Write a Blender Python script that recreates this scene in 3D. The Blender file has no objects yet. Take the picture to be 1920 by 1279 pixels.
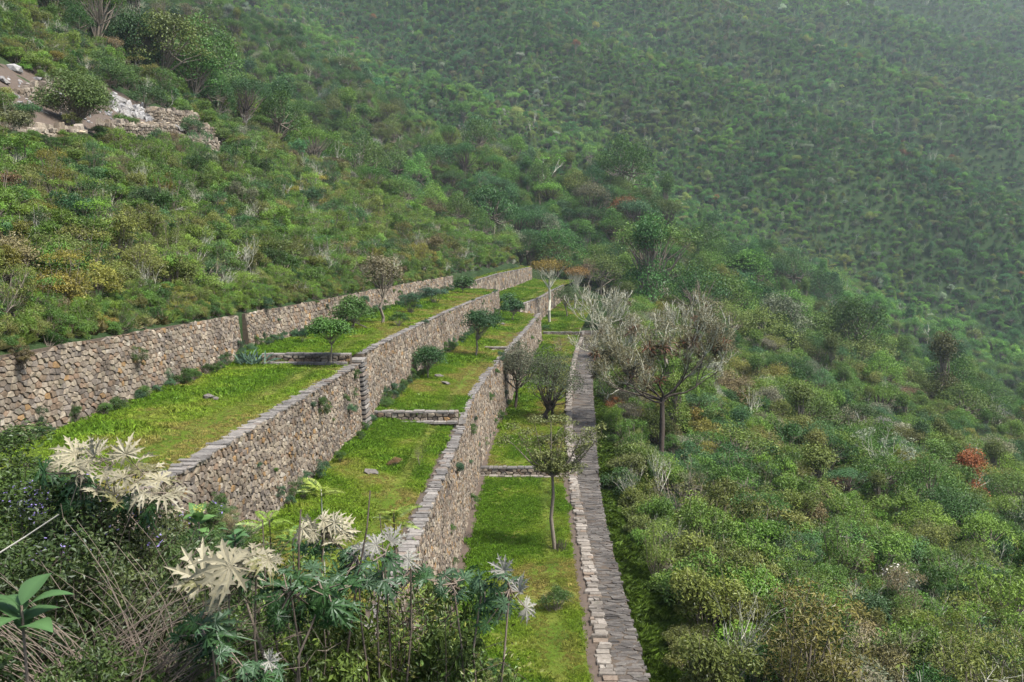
import bpy, math, random
import numpy as np
from mathutils import Vector, Matrix, Euler

# ------------------------------------------------------------------ camera, sky, sun, exposure
scene = bpy.context.scene
COL = scene.collection
FPX = 1700.0                      # focal length in pixels of the 1920 px wide photograph
PITCH = math.atan(155 / FPX)
YAW = math.atan(40 / FPX)
cam_d = bpy.data.cameras.new("camera")
cam_d.sensor_width = 36.0
cam_d.lens = 36.0 * FPX / 1920.0
cam_d.clip_start = 0.1
cam_d.clip_end = 6000.0
cam = bpy.data.objects.new("camera", cam_d)
cam.location = (0, 0, 0)
cam.rotation_euler = (math.pi / 2 - PITCH, 0, YAW)
COL.objects.link(cam)
scene.camera = cam

SUN_EL, SUN_AZ = math.radians(58), math.radians(118)   # azimuth clockwise from +y: light from the right, a little behind
world = bpy.data.worlds.new("World")
scene.world = world
world.use_nodes = True
wn = world.node_tree.nodes
wl = world.node_tree.links
sky = wn.new("ShaderNodeTexSky")
sky.sky_type = 'NISHITA'
sky.sun_disc = False
sky.sun_elevation = SUN_EL
sky.sun_rotation = SUN_AZ
sky.air_density = 1.0
sky.dust_density = 3.0
sky.ozone_density = 1.0
bg = wn["Background"]
bg.inputs[1].default_value = 0.055
wl.new(sky.outputs[0], bg.inputs[0])
sun_d = bpy.data.lights.new("sun", 'SUN')
sun_d.energy = 1.5
sun_d.angle = math.radians(10)
sun_d.color = (1.0, 0.95, 0.86)
sun = bpy.data.objects.new("sun", sun_d)
COL.objects.link(sun)
_sd = Vector((math.sin(SUN_AZ) * math.cos(SUN_EL), math.cos(SUN_AZ) * math.cos(SUN_EL), math.sin(SUN_EL)))
sun.rotation_euler = (-_sd).to_track_quat('-Z', 'Y').to_euler()
vs = scene.view_settings
vs.view_transform = 'Standard'
vs.look = 'None'
vs.exposure = 2.45
vs.gamma = 1.0
vs.use_curve_mapping = False
cy = scene.cycles
cy.max_bounces = 5
cy.diffuse_bounces = 3
cy.glossy_bounces = 1
cy.transmission_bounces = 3
cy.transparent_max_bounces = 4
cy.volume_bounces = 0
cy.caustics_reflective = False
cy.caustics_refractive = False
cy.sample_clamp_indirect = 4.0
cy.use_denoising = True

# ------------------------------------------------------------------ helpers
def R(seed):
    return np.random.default_rng(seed)

_fw = np.array([-math.sin(YAW) * math.cos(PITCH), math.cos(YAW) * math.cos(PITCH), -math.sin(PITCH)])
_rt = np.array([math.cos(YAW), math.sin(YAW), 0.0])
_up = np.cross(_rt, _fw)

def project(p):
    p = np.asarray(p, float)
    d = p @ _fw
    d = np.where(np.abs(d) < 1e-6, 1e-6, d)
    return 960 + FPX * (p @ _rt) / d, 639.5 - FPX * (p @ _up) / d, d

def at_y(u, v, y):
    d = _fw + _rt * (u - 960) / FPX + _up * (639.5 - v) / FPX
    return d * y / d[1]

_lat = R(5).random((256, 256))
def vnoise(x, y, s=1.0):
    x = np.asarray(x, float) / s + 1000.0
    y = np.asarray(y, float) / s + 1000.0
    xi = np.floor(x).astype(int); yi = np.floor(y).astype(int)
    fx = x - xi; fy = y - yi
    fx = fx * fx * (3 - 2 * fx); fy = fy * fy * (3 - 2 * fy)
    a = _lat[xi % 256, yi % 256]; b = _lat[(xi + 1) % 256, yi % 256]
    c = _lat[xi % 256, (yi + 1) % 256]; d = _lat[(xi + 1) % 256, (yi + 1) % 256]
    return (a * (1 - fx) + b * fx) * (1 - fy) + (c * (1 - fx) + d * fx) * fy

def fbm(x, y, s=1.0, o=4):
    t = 0; a = 0.5; n = 0
    for i in range(o):
        t = t + a * vnoise(x + 37.1 * i, y - 11.3 * i, s); n += a
        s *= 0.5; a *= 0.5
    return t / n

def mesh_from(name, verts, faces, mats=(), mat_idx=None, attrs=None, smooth=False):
    """faces: (M,k) array, or a list of such arrays with different k"""
    me = bpy.data.meshes.new(name)
    verts = np.asarray(verts, np.float32).reshape(-1, 3)
    fl = [np.asarray(f, np.int32) for f in (faces if isinstance(faces, list) else [faces]) if len(f)]
    me.vertices.add(len(verts))
    me.vertices.foreach_set("co", verts.ravel())
    loops = np.concatenate([f.ravel() for f in fl])
    cnt = np.concatenate([np.full(len(f), f.shape[1], np.int32) for f in fl])
    me.loops.add(len(loops))
    me.loops.foreach_set("vertex_index", loops)
    me.polygons.add(len(cnt))
    st = np.zeros(len(cnt), np.int32); st[1:] = np.cumsum(cnt)[:-1]
    me.polygons.foreach_set("loop_start", st)
    if mat_idx is not None:
        me.polygons.foreach_set("material_index", np.asarray(mat_idx, np.int32))
    me.polygons.foreach_set("use_smooth", np.full(len(cnt), smooth, bool))
    for m in mats:
        me.materials.append(m)
    me.update(calc_edges=True)
    if attrs:
        for k, a in attrs.items():
            a = np.asarray(a, np.float32)
            if a.ndim == 1:
                at = me.attributes.new(k, 'FLOAT', 'POINT'); at.data.foreach_set("value", a)
            else:
                at = me.attributes.new(k, 'FLOAT_VECTOR', 'POINT'); at.data.foreach_set("vector", a.ravel())
    return me

def link(name, me, parent=None, loc=None, label=None, category=None, group=None, kind=None, rot=None, scale=None, tint=None):
    o = bpy.data.objects.new(name, me)
    COL.objects.link(o)
    if parent is not None: o.parent = parent
    if loc is not None: o.location = loc
    if rot is not None: o.rotation_euler = rot
    if scale is not None: o.scale = scale if hasattr(scale, '__len__') else (scale,) * 3
    if label: o["label"] = label
    if category: o["category"] = category
    if group: o["group"] = group
    if kind: o["kind"] = kind
    if tint is not None: o["tint"] = [float(t) for t in tint]
    return o

class Mat:
    def __init__(s, name):
        s.m = bpy.data.materials.new(name); s.m.use_nodes = True
        s.t = s.m.node_tree; s.n = s.t.nodes; s.l = s.t.links
        s.n.clear(); s.out = s.n.new("ShaderNodeOutputMaterial")
    def N(s, typ, ins=None, **kw):
        n = s.n.new(typ)
        for k, v in kw.items(): setattr(n, k, v)
        for k, v in (ins or {}).items():
            if hasattr(v, 'is_linked') or isinstance(v, bpy.types.NodeSocket): s.l.new(v, n.inputs[k])
            else: n.inputs[k].default_value = v
        return n
    def ramp(s, fac, stops, interp='LINEAR'):
        r = s.n.new("ShaderNodeValToRGB"); s.l.new(fac, r.inputs[0])
        r.color_ramp.interpolation = interp
        e = r.color_ramp.elements
        while len(e) > 1: e.remove(e[-1])
        e[0].position = stops[0][0]; e[0].color = (*stops[0][1], 1)
        for p, c in stops[1:]:
            x = e.new(p); x.color = (*c, 1)
        return r.outputs[0]
    def mix(s, a, b, fac, mode='MIX'):
        n = s.n.new("ShaderNodeMix"); n.data_type = 'RGBA'; n.blend_type = mode
        for i, v in ((0, fac), (6, a), (7, b)):
            if isinstance(v, bpy.types.NodeSocket): s.l.new(v, n.inputs[i])
            else: n.inputs[i].default_value = v if i == 0 else (*v, 1)
        return n.outputs[2]
    def noise(s, vec, scale, detail=4, rough=0.55):
        n = s.N("ShaderNodeTexNoise", {"Scale": scale, "Detail": detail, "Roughness": rough})
        if vec is not None: s.l.new(vec, n.inputs["Vector"])
        return n.outputs["Fac"]
    def attr(s, name, typ='GEOMETRY'):
        n = s.n.new("ShaderNodeAttribute"); n.attribute_name = name; n.attribute_type = typ
        return n
    def pos(s):
        return s.n.new("ShaderNodeNewGeometry").outputs["Position"]
    def surf(s, sh):
        s.l.new(sh, s.out.inputs[0]); return s.m
    def bsdf(s, col, rough=0.85, spec=0.2, bump=None, bs=0.4, bd=0.02):
        p = s.N("ShaderNodeBsdfPrincipled", {"Roughness": rough, "Specular IOR Level": spec})
        if isinstance(col, bpy.types.NodeSocket): s.l.new(col, p.inputs["Base Color"])
        else: p.inputs["Base Color"].default_value = (*col, 1)
        if bump is not None:
            b = s.N("ShaderNodeBump", {"Strength": bs, "Distance": bd, "Height": bump})
            s.l.new(b.outputs[0], p.inputs["Normal"])
        return s.surf(p.outputs[0])

def leaf_material(name, lo=0.48, hi=1.45, gloss=0.02, trans=0.27, fixed=None):
    """leaf colour = tint of the plant x variation carried by every leaf"""
    m = Mat(name)
    v = m.attr("v").outputs["Fac"]
    if fixed is None:
        tint = m.attr("tint", 'INSTANCER').outputs["Color"]
    else:
        tint = m.N("ShaderNodeRGB").outputs[0]; tint.default_value = (*fixed, 1)
    g = m.N("ShaderNodeMapRange", {0: v, 3: lo, 4: hi}).outputs[0]
    col = m.mix(tint, (1, 1, 1), 1.0, 'MULTIPLY')
    sc = m.N("ShaderNodeVectorMath", {0: col, 3: g}, operation='SCALE').outputs[0]
    # young leaves lean to yellow
    warm = m.mix(sc, (1.08, 1.05, 0.85), m.N("ShaderNodeMapRange", {0: v, 1: 0.6, 2: 1.0, 3: 0.0, 4: 0.8}).outputs[0], 'MULTIPLY')
    d = m.N("ShaderNodeBsdfDiffuse", {"Color": warm})
    t = m.N("ShaderNodeBsdfTranslucent", {"Color": warm})
    a = m.N("ShaderNodeMixShader", {0: trans, 1: d.outputs[0], 2: t.outputs[0]})
    gl = m.N("ShaderNodeBsdfGlossy", {"Color": (0.8, 0.85, 0.9, 1), "Roughness": 0.45})
    b = m.N("ShaderNodeMixShader", {0: gloss, 1: a.outputs[0], 2: gl.outputs[0]})
    return m.surf(b.outputs[0])

def plain_material(name, col, var=0.35, scale=6.0, rough=0.9, bump=0.3):
    m = Mat(name)
    n = m.noise(m.pos(), scale, 5)
    c = m.mix(tuple(x * (1 - var) for x in col), tuple(min(1, x * (1 + var)) for x in col), n)
    return m.bsdf(c, rough, 0.15, n, bump, 0.02)

# ------------------------------------------------------------------ materials
def stone_material(name, stops, moss=0.25):
    m = Mat(name)
    r = m.attr("rnd").outputs["Fac"]
    p = m.pos()
    c = m.ramp(r, [(q, tuple(k * 0.50 for k in col)) for q, col in stops], 'CONSTANT')
    n1 = m.noise(p, 9.0, 6, 0.65)
    c = m.mix(c, m.ramp(n1, [(0.3, (0.55, 0.52, 0.5)), (0.55, (1, 1, 1)), (0.75, (1.25, 1.22, 1.15))]), 0.85, 'MULTIPLY')
    n2 = m.noise(p, 0.55, 4)
    c = m.mix(c, m.ramp(n2, [(0.32, (0.58, 0.57, 0.57)), (0.48, (0.95, 0.94, 0.92)), (0.66, (1.22, 1.2, 1.16))]), 0.85, 'MULTIPLY')
    n3 = m.noise(p, 2.3, 5, 0.7)
    mm = m.ramp(n3, [(0.60, (0, 0, 0)), (0.70, (1, 1, 1))])
    mf = m.N("ShaderNodeMath", {0: mm, 1: moss}, operation='MULTIPLY').outputs[0]
    c = m.mix(c, (0.10, 0.12, 0.045), mf)
    n4 = m.noise(p, 14.0, 3, 0.6)
    lf = m.N("ShaderNodeMath", {0: m.ramp(n4, [(0.66, (0, 0, 0)), (0.72, (1, 1, 1))]), 1: 0.4}, operation='MULTIPLY').outputs[0]
    c = m.mix(c, (0.5, 0.5, 0.46), lf)
    return m.bsdf(c, 0.92, 0.12, m.noise(p, 22.0, 6, 0.7), 0.6, 0.03)

WALL_STOPS = [(0.0, (0.30, 0.25, 0.20)), (0.14, (0.39, 0.335, 0.27)), (0.27, (0.32, 0.245, 0.18)), (0.38, (0.45, 0.385, 0.295)), (0.49, (0.25, 0.215, 0.185)),
              (0.58, (0.37, 0.325, 0.28)), (0.68, (0.49, 0.42, 0.335)), (0.77, (0.37, 0.27, 0.195)), (0.84, (0.55, 0.475, 0.375)),
              (0.90, (0.44, 0.29, 0.15)), (0.935, (0.19, 0.165, 0.145)), (0.97, (0.60, 0.545, 0.46))]
M_STONE = stone_material("wall_stone", WALL_STOPS)
M_COPING = stone_material("coping_stone", [(0, (0.30, 0.285, 0.27)), (0.3, (0.36, 0.34, 0.32)), (0.55, (0.26, 0.25, 0.24)), (0.75, (0.42, 0.395, 0.37)), (0.92, (0.33, 0.28, 0.24))], 0.12)
M_KERB = stone_material("kerb_stone", [(0, (0.38, 0.345, 0.30)), (0.3, (0.46, 0.42, 0.37)), (0.55, (0.31, 0.28, 0.245)), (0.75, (0.50, 0.46, 0.41)), (0.9, (0.36, 0.29, 0.23))], 0.15)
M_FLAG = stone_material("path_flagstone", [(0, (0.16, 0.15, 0.14)), (0.25, (0.20, 0.185, 0.172)), (0.5, (0.135, 0.127, 0.12)), (0.7, (0.235, 0.218, 0.20)), (0.9, (0.17, 0.148, 0.13))], 0.10)
M_RUIN = stone_material("ruin_stone", [(0, (0.36, 0.30, 0.23)), (0.25, (0.46, 0.40, 0.32)), (0.5, (0.27, 0.23, 0.19)), (0.75, (0.52, 0.46, 0.38))], 0.2)
M_BOULDER = stone_material("boulder_stone", [(0, (0.52, 0.52, 0.53)), (0.4, (0.60, 0.60, 0.60)), (0.7, (0.44, 0.43, 0.42))], 0.05)
M_MORTAR = plain_material("dark_mortar", (0.075, 0.06, 0.046), 0.5, 12)
M_SOIL = plain_material("bare_soil", (0.085, 0.066, 0.052), 0.45, 5)
M_BARK = plain_material("grey_bark", (0.17, 0.145, 0.115), 0.5, 14)
M_DARKBARK = plain_material("dark_bark", (0.075, 0.06, 0.05), 0.5, 14)
M_LICHEN = plain_material("lichen_bark", (0.38, 0.38, 0.30), 0.35, 9)
M_PALEBARK = plain_material("bleached_wood", (0.38, 0.365, 0.32), 0.3, 9)
M_DRY = plain_material("dry_stalk", (0.16, 0.13, 0.105), 0.45, 12)
M_TIMBER = plain_material("weathered_timber", (0.45, 0.37, 0.26), 0.3, 8)
M_VIOLET = plain_material("violet_petals", (0.23, 0.19, 0.42), 0.3, 30)
M_PETAL = plain_material("white_petals", (0.5, 0.48, 0.4), 0.2, 30)
M_LEAF = leaf_material("foliage")
M_LEAF_NEAR = leaf_material("foliage_near", 0.38, 1.65, 0.025, 0.28)

def ground_material():
    m = Mat("hillside_ground")
    p = m.pos()
    n = m.noise(p, 0.25, 6, 0.6)
    c = m.ramp(n, [(0.3, (0.014, 0.028, 0.010)), (0.5, (0.022, 0.042, 0.015)), (0.7, (0.036, 0.052, 0.020))])
    return m.bsdf(c, 0.95, 0.1, m.noise(p, 3.0, 6), 0.8, 0.3)
def grass_material():
    m = Mat("terrace_grass")
    p = m.pos()
    n = m.noise(p, 0.33, 5, 0.6)
    c = m.ramp(n, [(0.32, (0.045, 0.075, 0.012)), (0.48, (0.075, 0.115, 0.016)), (0.60, (0.12, 0.135, 0.03)), (0.72, (0.15, 0.125, 0.055))])
    n2 = m.noise(p, 7.0, 5, 0.7)
    c = m.mix(c, m.ramp(n2, [(0.3, (0.55, 0.6, 0.5)), (0.7, (1.3, 1.25, 1.1))]), 0.8, 'MULTIPLY')
    return m.bsdf(c, 0.95, 0.05, n2, 0.9, 0.12)
M_GROUND = ground_material()
M_GRASS = grass_material()

# ------------------------------------------------------------------ plan of the site (metres; camera at the origin, terraces run along +y)
def tab(pts, sm=5.0):
    X = np.array([p[0] for p in pts], float); Y = np.array([p[1] for p in pts], float)
    def f(y):
        y = np.asarray(y, float); t = 0
        for k in (-1, -0.5, 0, 0.5, 1): t = t + np.interp(y + k * sm, X, Y)
        return t / 5
    return f
def cbend(y):
    return 0.00245 * np.clip(np.asarray(y, float) - 45, 0, None) ** 1.727
x4 = tab([(0, -12.5), (22, -12.45), (30, -12.55), (40, -12.95), (50, -12.25), (67, -11.75), (90, -11.1), (112, -10.0), (150, -6.5), (200, -1.5), (260, 5)])
z4t = tab([(0, -2.25), (22, -2.3), (30, -2.36), (40, -2.5), (50, -2.42), (67, -2.33), (112, -2.15), (150, -1.9), (200, -1.0)])
x3 = tab([(0, -7.42), (42, -7.42), (55, -7.05), (68, -6.6), (82, -5.98), (115, -4.25), (130, -3.3)])
x2 = tab([(0, -2.98), (48, -2.98), (53.7, -2.8), (62, -2.43), (77, -1.4), (95, -0.25), (118, 1.1), (130, 2.0)], 3)
x3c = tab([(110, -10.2), (125, -7.9), (148, -5.5), (172, -2.8), (195, -0.35), (215, 1.8)], 4)
x2c = tab([(105, -3.2), (120, -1.5), (135, 1.25), (150, 3.0), (160, 4.3), (200, 9.6)], 3)
def xk(y): return 1.93 + cbend(y)                       # inner edge of the kerb
def xp(y): return 3.33 + np.interp(y, [40, 65, 100], [0, 0.75, 0.95]) + cbend(y)   # outer edge of the walkway
zC = tab([(0, -12), (49.4, -12), (49.6, -11.65), (118, -10.6), (121.9, -10.5), (122.1, -9.95), (135, -9.2), (160, -8.2), (200, -6.0)], 0.01)
zB = tab([(0, -7.35), (41.2, -7.35), (41.4, -7.02), (72, -7.0), (118, -6.95)], 0.01)
zB4 = tab([(110, -6.4), (120, -6.2), (150, -5.5), (195, -4.65), (215, -4.3)], 2)
zA = tab([(0, -4.45), (38.2, -4.45), (38.4, -4.12), (112, -4.0), (125, -3.9)], 0.01)
zA3 = tab([(110, -3.4), (125, -3.1), (148, -2.5), (195, -1.9), (215, -1.6)], 3)
z3t = tab([(0, -4.55), (38.6, -4.55), (38.8, -4.2), (70, -4.12), (115, -4.05)], 0.01)
z2t = tab([(0, -7.72), (41.3, -7.72), (41.5, -7.38), (80, -7.25), (118, -7.12)], 0.01)
BAND_END = 198.0

def softplus(t, k):
    return np.logaddexp(0, np.clip(t / k, -60, 60)) * k
def smax(a, b, k):
    return b + softplus(a - b, k)

def smin(a, b, k): return -smax(-a, -b, k)
def near_wood(x, y):
    """wooded spur behind the terraces; its crest runs down from upper left to the right"""
    z = -4 + 0.58 * (y - 212) - 0.25 * x
    w = np.clip((y - 190) / 80, 0, 1)
    z = z + w * (13 * (fbm(x, y, 55, 4) - 0.5))
    yc = 268 - 0.5 * x + 34 * (fbm(x, y, 60, 2) - 0.5)
    return z - 0.66 * softplus(y - yc, 13)
def far_mountain(x, y):
    q = 0.53 * x + 0.85 * y
    z = -6.5 + 0.58 * (y - 342) - 0.25 * x
    w = np.clip((y - 240) / 150, 0, 1)
    z = z + w * (20 * np.sin(q / 27.0 + 2.4 * fbm(x, y, 260, 2)) * (0.3 + 0.9 * vnoise(x, y, 320)) + 40 * (fbm(x, y, 190, 5) - 0.5))
    return smin(z, 560 + 0 * z, 12)
def far_slope(x, y):
    return smax(near_wood(x, y), far_mountain(x, y), 5.0)

def hill(x, y):
    x = np.asarray(x, float); y = np.asarray(y, float)
    xl = x4(y) - 0.35; xr = xp(y) + 0.05
    d = np.clip(xl - x, 0, None)
    zl0 = z4t(y) - 0.03
    zl = zl0 + 0.5 * d + 0.15 * softplus(d - 20, 3) - 0.15 * softplus(-20, 3)
    e = np.clip(x - xr, 0, None)
    zr0 = zC(np.minimum(y, 200)) - 0.75
    zr = zr0 - 0.33 * e - 0.004 * np.clip(e - 30, 0, None) ** 1.3
    t = np.clip((x - xl) / (xr - xl), 0, 1)
    zm = zl0 * (1 - t) + zr0 * t
    s = np.where(x < xl, zl, np.where(x > xr, zr, zm))
    s = s + np.clip(d, 0, 6) / 6 * 2.2 * (fbm(x, y, 14, 3) - 0.5) + np.clip(e - 0.5, 0, 6) / 6 * 2.4 * (fbm(x, y, 16, 3) - 0.5)
    yc = np.where(x < 0, 205 + 1.2 * x, 205 - 0.6 * x)
    s = s - 0.55 * softplus(y - yc, 6)
    z = smax(s, far_slope(x, y), 4.0)
    return z
def embank(x, y):
    return -2.3 - y * (0.43 + 0.035 * np.clip(x, -7.5, 8)) - 0.012 * np.clip(y - 10, 0, None) ** 2 + 0.5 * (fbm(x, y, 3.0, 3) - 0.5)
def ground(x, y):
    """height of the natural hillside (terraces excluded)"""
    x = np.asarray(x, float); y = np.asarray(y, float)
    return np.where(y < 45, np.maximum(hill(x, y), embank(x, y)), hill(x, y))

# ------------------------------------------------------------------ hillside: one sheet, cut away where the terraces stand
def build_hillside():
    rows = list(np.arange(-8, BAND_END, 1.0)) + [BAND_END, BAND_END + 0.02]
    y = BAND_END + 2
    while y < 2100:
        rows.append(y); y += 2 + (y - BAND_END) * 0.014
    offs = [0, 0.4, 0.8] + list(np.arange(1.5, 22, 1.0)) + list(np.arange(22, 70, 2.5)) + list(np.arange(70, 200, 6)) + list(np.arange(200, 600, 14)) + list(np.arange(600, 1300, 30))
    offs = np.array(offs)
    nb = 14
    V = []
    for y in rows:
        xl = float(x4(y)) - 0.35; xr = float(xp(y)) + 0.05
        L = xl - offs[::-1]; Rr = xr + offs
        B = np.linspace(xl + 0.01, xr - 0.01, nb)
        zl = ground(L, np.full(len(L), y)); zr = ground(Rr, np.full(len(Rr), y))
        if y <= BAND_END:
            zb = np.full(nb, -15.0 if y < 150 else -12.0)
            if y < 45: zb = np.maximum(zb, embank(B, np.full(nb, y)))
        else:
            zb = ground(B, np.full(nb, y))
        x = np.concatenate([L, B, Rr]); z = np.concatenate([zl, zb, zr])
        V.append(np.stack([x, np.full(len(x), y), z], 1))
    V = np.array(V); n, m = V.shape[:2]
    i = np.arange(n - 1)[:, None]; j = np.arange(m - 1)[None]
    a = i * m + j
    F = np.stack([a, a + 1, a + m + 1, a + m], -1).reshape(-1, 4)
    me = mesh_from("hillside", V.reshape(-1, 3), F, [M_GROUND], smooth=True)
    return link("hillside", me, kind="structure", label="steep overgrown hillside around and beyond the terraces")
HILL = build_hillside()

# ------------------------------------------------------------------ terraces (grass sheets between the walls)
def strip(name, xa, xb, za, zb, y0, y1, mat, label, bump=0.10, nx=14, dy=0.5, parent=None, edge=0.0):
    ys = np.linspace(y0, y1, max(2, int((y1 - y0) / dy)))
    t = np.linspace(0, 1, nx)
    Y, T = np.meshgrid(ys, t, indexing='ij')
    X = xa(Y) * (1 - T) + xb(Y) * T
    Z = za(Y) * (1 - T) + zb(Y) * T
    w = np.clip(np.minimum(T, 1 - T) * 8, 0, 1)
    Z = Z + bump * 2 * (fbm(X, Y, 2.2, 4) - 0.5) * (0.35 + 0.65 * w) + edge * (1 - np.clip(T * 6, 0, 1))
    n, m = Y.shape
    a = np.arange(n - 1)[:, None] * m + np.arange(m - 1)[None]
    F = np.stack([a, a + 1, a + m + 1, a + m], -1).reshape(-1, 4)
    me = mesh_from(name, np.stack([X, Y, Z], -1).reshape(-1, 3), F, [mat], smooth=True)
    return link(name, me, parent, kind=None if parent else "structure", label=label)

def off(f, d): return lambda y: f(y) + d
TER = []   # (xa, xb, za, zb, y0, y1) for the grass
def terrace(label, xa, xb, za, zb, y0, y1, bump=0.1):
    strip("terrace", xa, xb, za, zb, y0, y1, M_GRASS, label, bump)
    TER.append((xa, xb, za, zb, y0, y1))
terrace("upper grass terrace below the top wall, near bay", off(x4, -0.1), off(x3, -0.45), zA, off(zA, -0.08), 8, 38.3, 0.13)
terrace("upper grass terrace below the top wall, bay with small trees", off(x4, -0.1), off(x3, -0.45), off(zA, 0.05), off(zA, -0.05), 38.4, 116)
terrace("middle grass terrace, near bay", off(x3, -0.1), off(x2, -0.75), zB, off(zB, -0.36), 10, 41.2, 0.13)
terrace("middle grass terrace, long bay with umbrella trees", off(x3, -0.1), off(x2, -0.45), zB, off(zB, -0.33), 41.4, 119)
terrace("lowest grass terrace beside the walkway, near bay", off(x2, 0.38), off(xk, -0.26), zC, zC, 14, 49.4)
terrace("lowest grass terrace beside the walkway, long bay", off(x2, 0.30), off(xk, -0.15), zC, zC, 49.6, 121.9)
terrace("lowest grass terrace, far bay beyond the cross step", off(x2c, 0.05), off(xk, -0.1), zC, zC, 119.0, 170)
terrace("middle grass terrace, far bay behind the jog", off(x3c, -0.1), off(x2c, -0.3), zB4, off(zB4, -0.1), 119.5, 200)
terrace("topmost far grass terrace above the end wall", off(x3c, -7.5), off(x3c, -0.3), off(zA3, 0.9), off(zA3, -0.05), 113, 200)
def soil(label, xa, xb, za, zb, y0, y1):
    strip("soil_strip", xa, xb, za, zb, y0, y1, M_SOIL, label, 0.03, 5)
soil("bare soil strip at the foot of the tall middle wall", off(x2, -0.1), off(x2, 0.42), off(zC, 0.03), off(zC, 0.0), 14, 49.4)
soil("bare soil strip at the foot of the tall wall, far bay", off(x2, -0.1), off(x2, 0.33), off(zC, 0.03), off(zC, 0.0), 49.6, 119)
soil("bare soil strip beside the pale kerb", off(xk, -0.30), off(xk, 0.02), off(zC, 0.012), off(zC, 0.02), 14, 49.4)
soil("bare soil strip inside the middle wall coping", off(x2, -0.80), off(x2, -0.40), off(z2t, -0.02), off(z2t, -0.05), 10, 41.2)

# ------------------------------------------------------------------ dry-stone masonry
def clip_poly(poly, nx, ny, c):
    out = []
    k = len(poly)
    for i in range(k):
        ax, ay = poly[i]; bx, by = poly[(i + 1) % k]
        da = ax * nx + ay * ny - c; db = bx * nx + by * ny - c
        if da <= 0: out.append((ax, ay))
        if (da <= 0) != (db <= 0):
            t = da / (da - db)
            out.append((ax + (bx - ax) * t, ay + (by - ay) * t))
    return out

def cells(rng, s0, s1, h0, h1, w, h, jit=0.38):
    """irregular stone outlines in a rectangle: Voronoi cells of a jittered bond, squashed to stone proportions"""
    nr = max(1, int(round((h1 - h0) / h))); nc = max(1, int(round((s1 - s0) / w)))
    P = {}
    for r in range(-1, nr + 1):
        for c in range(-1, nc + 2):
            P[(r, c)] = ((c + 0.5 + (0.5 if r % 2 else 0) + rng.uniform(-jit, jit)), (r + 0.5 + rng.uniform(-jit * 0.8, jit * 0.8)))
    sw = (s1 - s0) / nc; sh = (h1 - h0) / nr
    res = []
    for r in range(nr):
        for c in range(-1, nc + 1):
            px, py = P[(r, c)]
            poly = [(px - 1.6, py - 1.6), (px + 1.6, py - 1.6), (px + 1.6, py + 1.6), (px - 1.6, py + 1.6)]
            for dr in (-1, 0, 1):
                for dc in (-1, 0, 1):
                    q = P.get((r + dr, c + dc))
                    if q is None or (dr == 0 and dc == 0): continue
                    nx = q[0] - px; ny = q[1] - py
                    poly = clip_poly(poly, nx, ny, ((q[0] ** 2 - px ** 2) + (q[1] ** 2 - py ** 2)) / 2)
                    if len(poly) < 3: break
                if len(poly) < 3: break
            if len(poly) < 3: continue
            poly = clip_poly(poly, -1, 0, 0.0); poly = clip_poly(poly, 1, 0, float(nc)) if len(poly) > 2 else poly
            poly = clip_poly(poly, 0, -1, 0.0) if len(poly) > 2 else poly
            poly = clip_poly(poly, 0, 1, float(nr)) if len(poly) > 2 else poly
            if len(poly) < 3: continue
            a = np.array(poly) * (sw, sh) + (s0, h0)
            # drop vertices that nearly coincide
            keep = [i for i in range(len(a)) if np.hypot(*(a[i] - a[i - 1])) > 0.025]
            if len(keep) < 3: continue
            a = a[keep]
            e = np.roll(a, -1, 0) - a
            if abs(np.sum(a[:, 0] * np.roll(a[:, 1], -1) - a[:, 1] * np.roll(a[:, 0], -1))) / 2 < 0.12 * w * h: continue
            res.append(a)
    return res

def stone_geo(rng, a, gap, proud, inset):
    """one stone: outline a (n,2) -> verts (3n? ) in (s, h, out) space"""
    c = a.mean(0)
    r = np.linalg.norm(a - c, axis=1)[:, None]
    g = a + (c - a) / r * gap
    t = g + (c - g) * inset * rng.uniform(0.7, 1.3)
    n = len(a)
    o = proud * rng.uniform(0.45, 1.25)
    tilt = rng.normal(0, 0.12, 2)
    z1 = o + (t - c) @ tilt * 0.5 + rng.normal(0, proud * 0.12, n)
    v = np.concatenate([np.c_[g, np.full(n, -0.02)], np.c_[t, z1], [[c[0], c[1], o * rng.uniform(0.95, 1.18)]]])
    i = np.arange(n); j = (i + 1) % n
    q = np.stack([i, j, n + j, n + i], 1)
    tr = np.stack([n + i, n + j, np.full(n, 2 * n)], 1)
    return v, q, tr

def lay_stones(parent, name, stuff_name, outlines, mapf, mat, rng, gap=0.012, proud=0.06, inset=0.22, maxn=300, minpx=7.0, label_stuff=None, rnd=None):
    """every stone gets its own mesh; the ones that show largest become parts, the rest one joined part"""
    items = []
    for a in outlines:
        v, q, t = stone_geo(rng, a, gap, proud, inset)
        w = mapf(v)
        u_, v_, d_ = project(w)
        if d_.min() < 1: size = 0
        else:
            size = math.sqrt(max(1e-6, (u_.max() - u_.min()) * (v_.max() - v_.min())))
            if u_.max() < -20 or u_.min() > 1940 or v_.max() < 0 or v_.min() > 1279: size = 0
        items.append((size, w, q, t, rng.random()))
    items.sort(key=lambda i: -i[0])
    k = 0
    while k < len(items) and k < maxn and items[k][0] >= minpx: k += 1
    for size, w, q, t, r in items[:k]:
        c = w.mean(0)
        me = mesh_from(name, w - c, [q, t], [mat], attrs={"rnd": np.full(len(w), r)})
        link(name, me, parent, loc=c)
    rest = items[k:]
    if rest:
        V = []; Q = []; T = []; A = []; b = 0
        for size, w, q, t, r in rest:
            V.append(w); Q.append(q + b); T.append(t + b); A.append(np.full(len(w), r)); b += len(w)
        me = mesh_from(stuff_name, np.concatenate(V), [np.concatenate(Q), np.concatenate(T)], [mat], attrs={"rnd": np.concatenate(A)})
        link(stuff_name, me, parent, kind="stuff", label=label_stuff)
    return k

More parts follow.
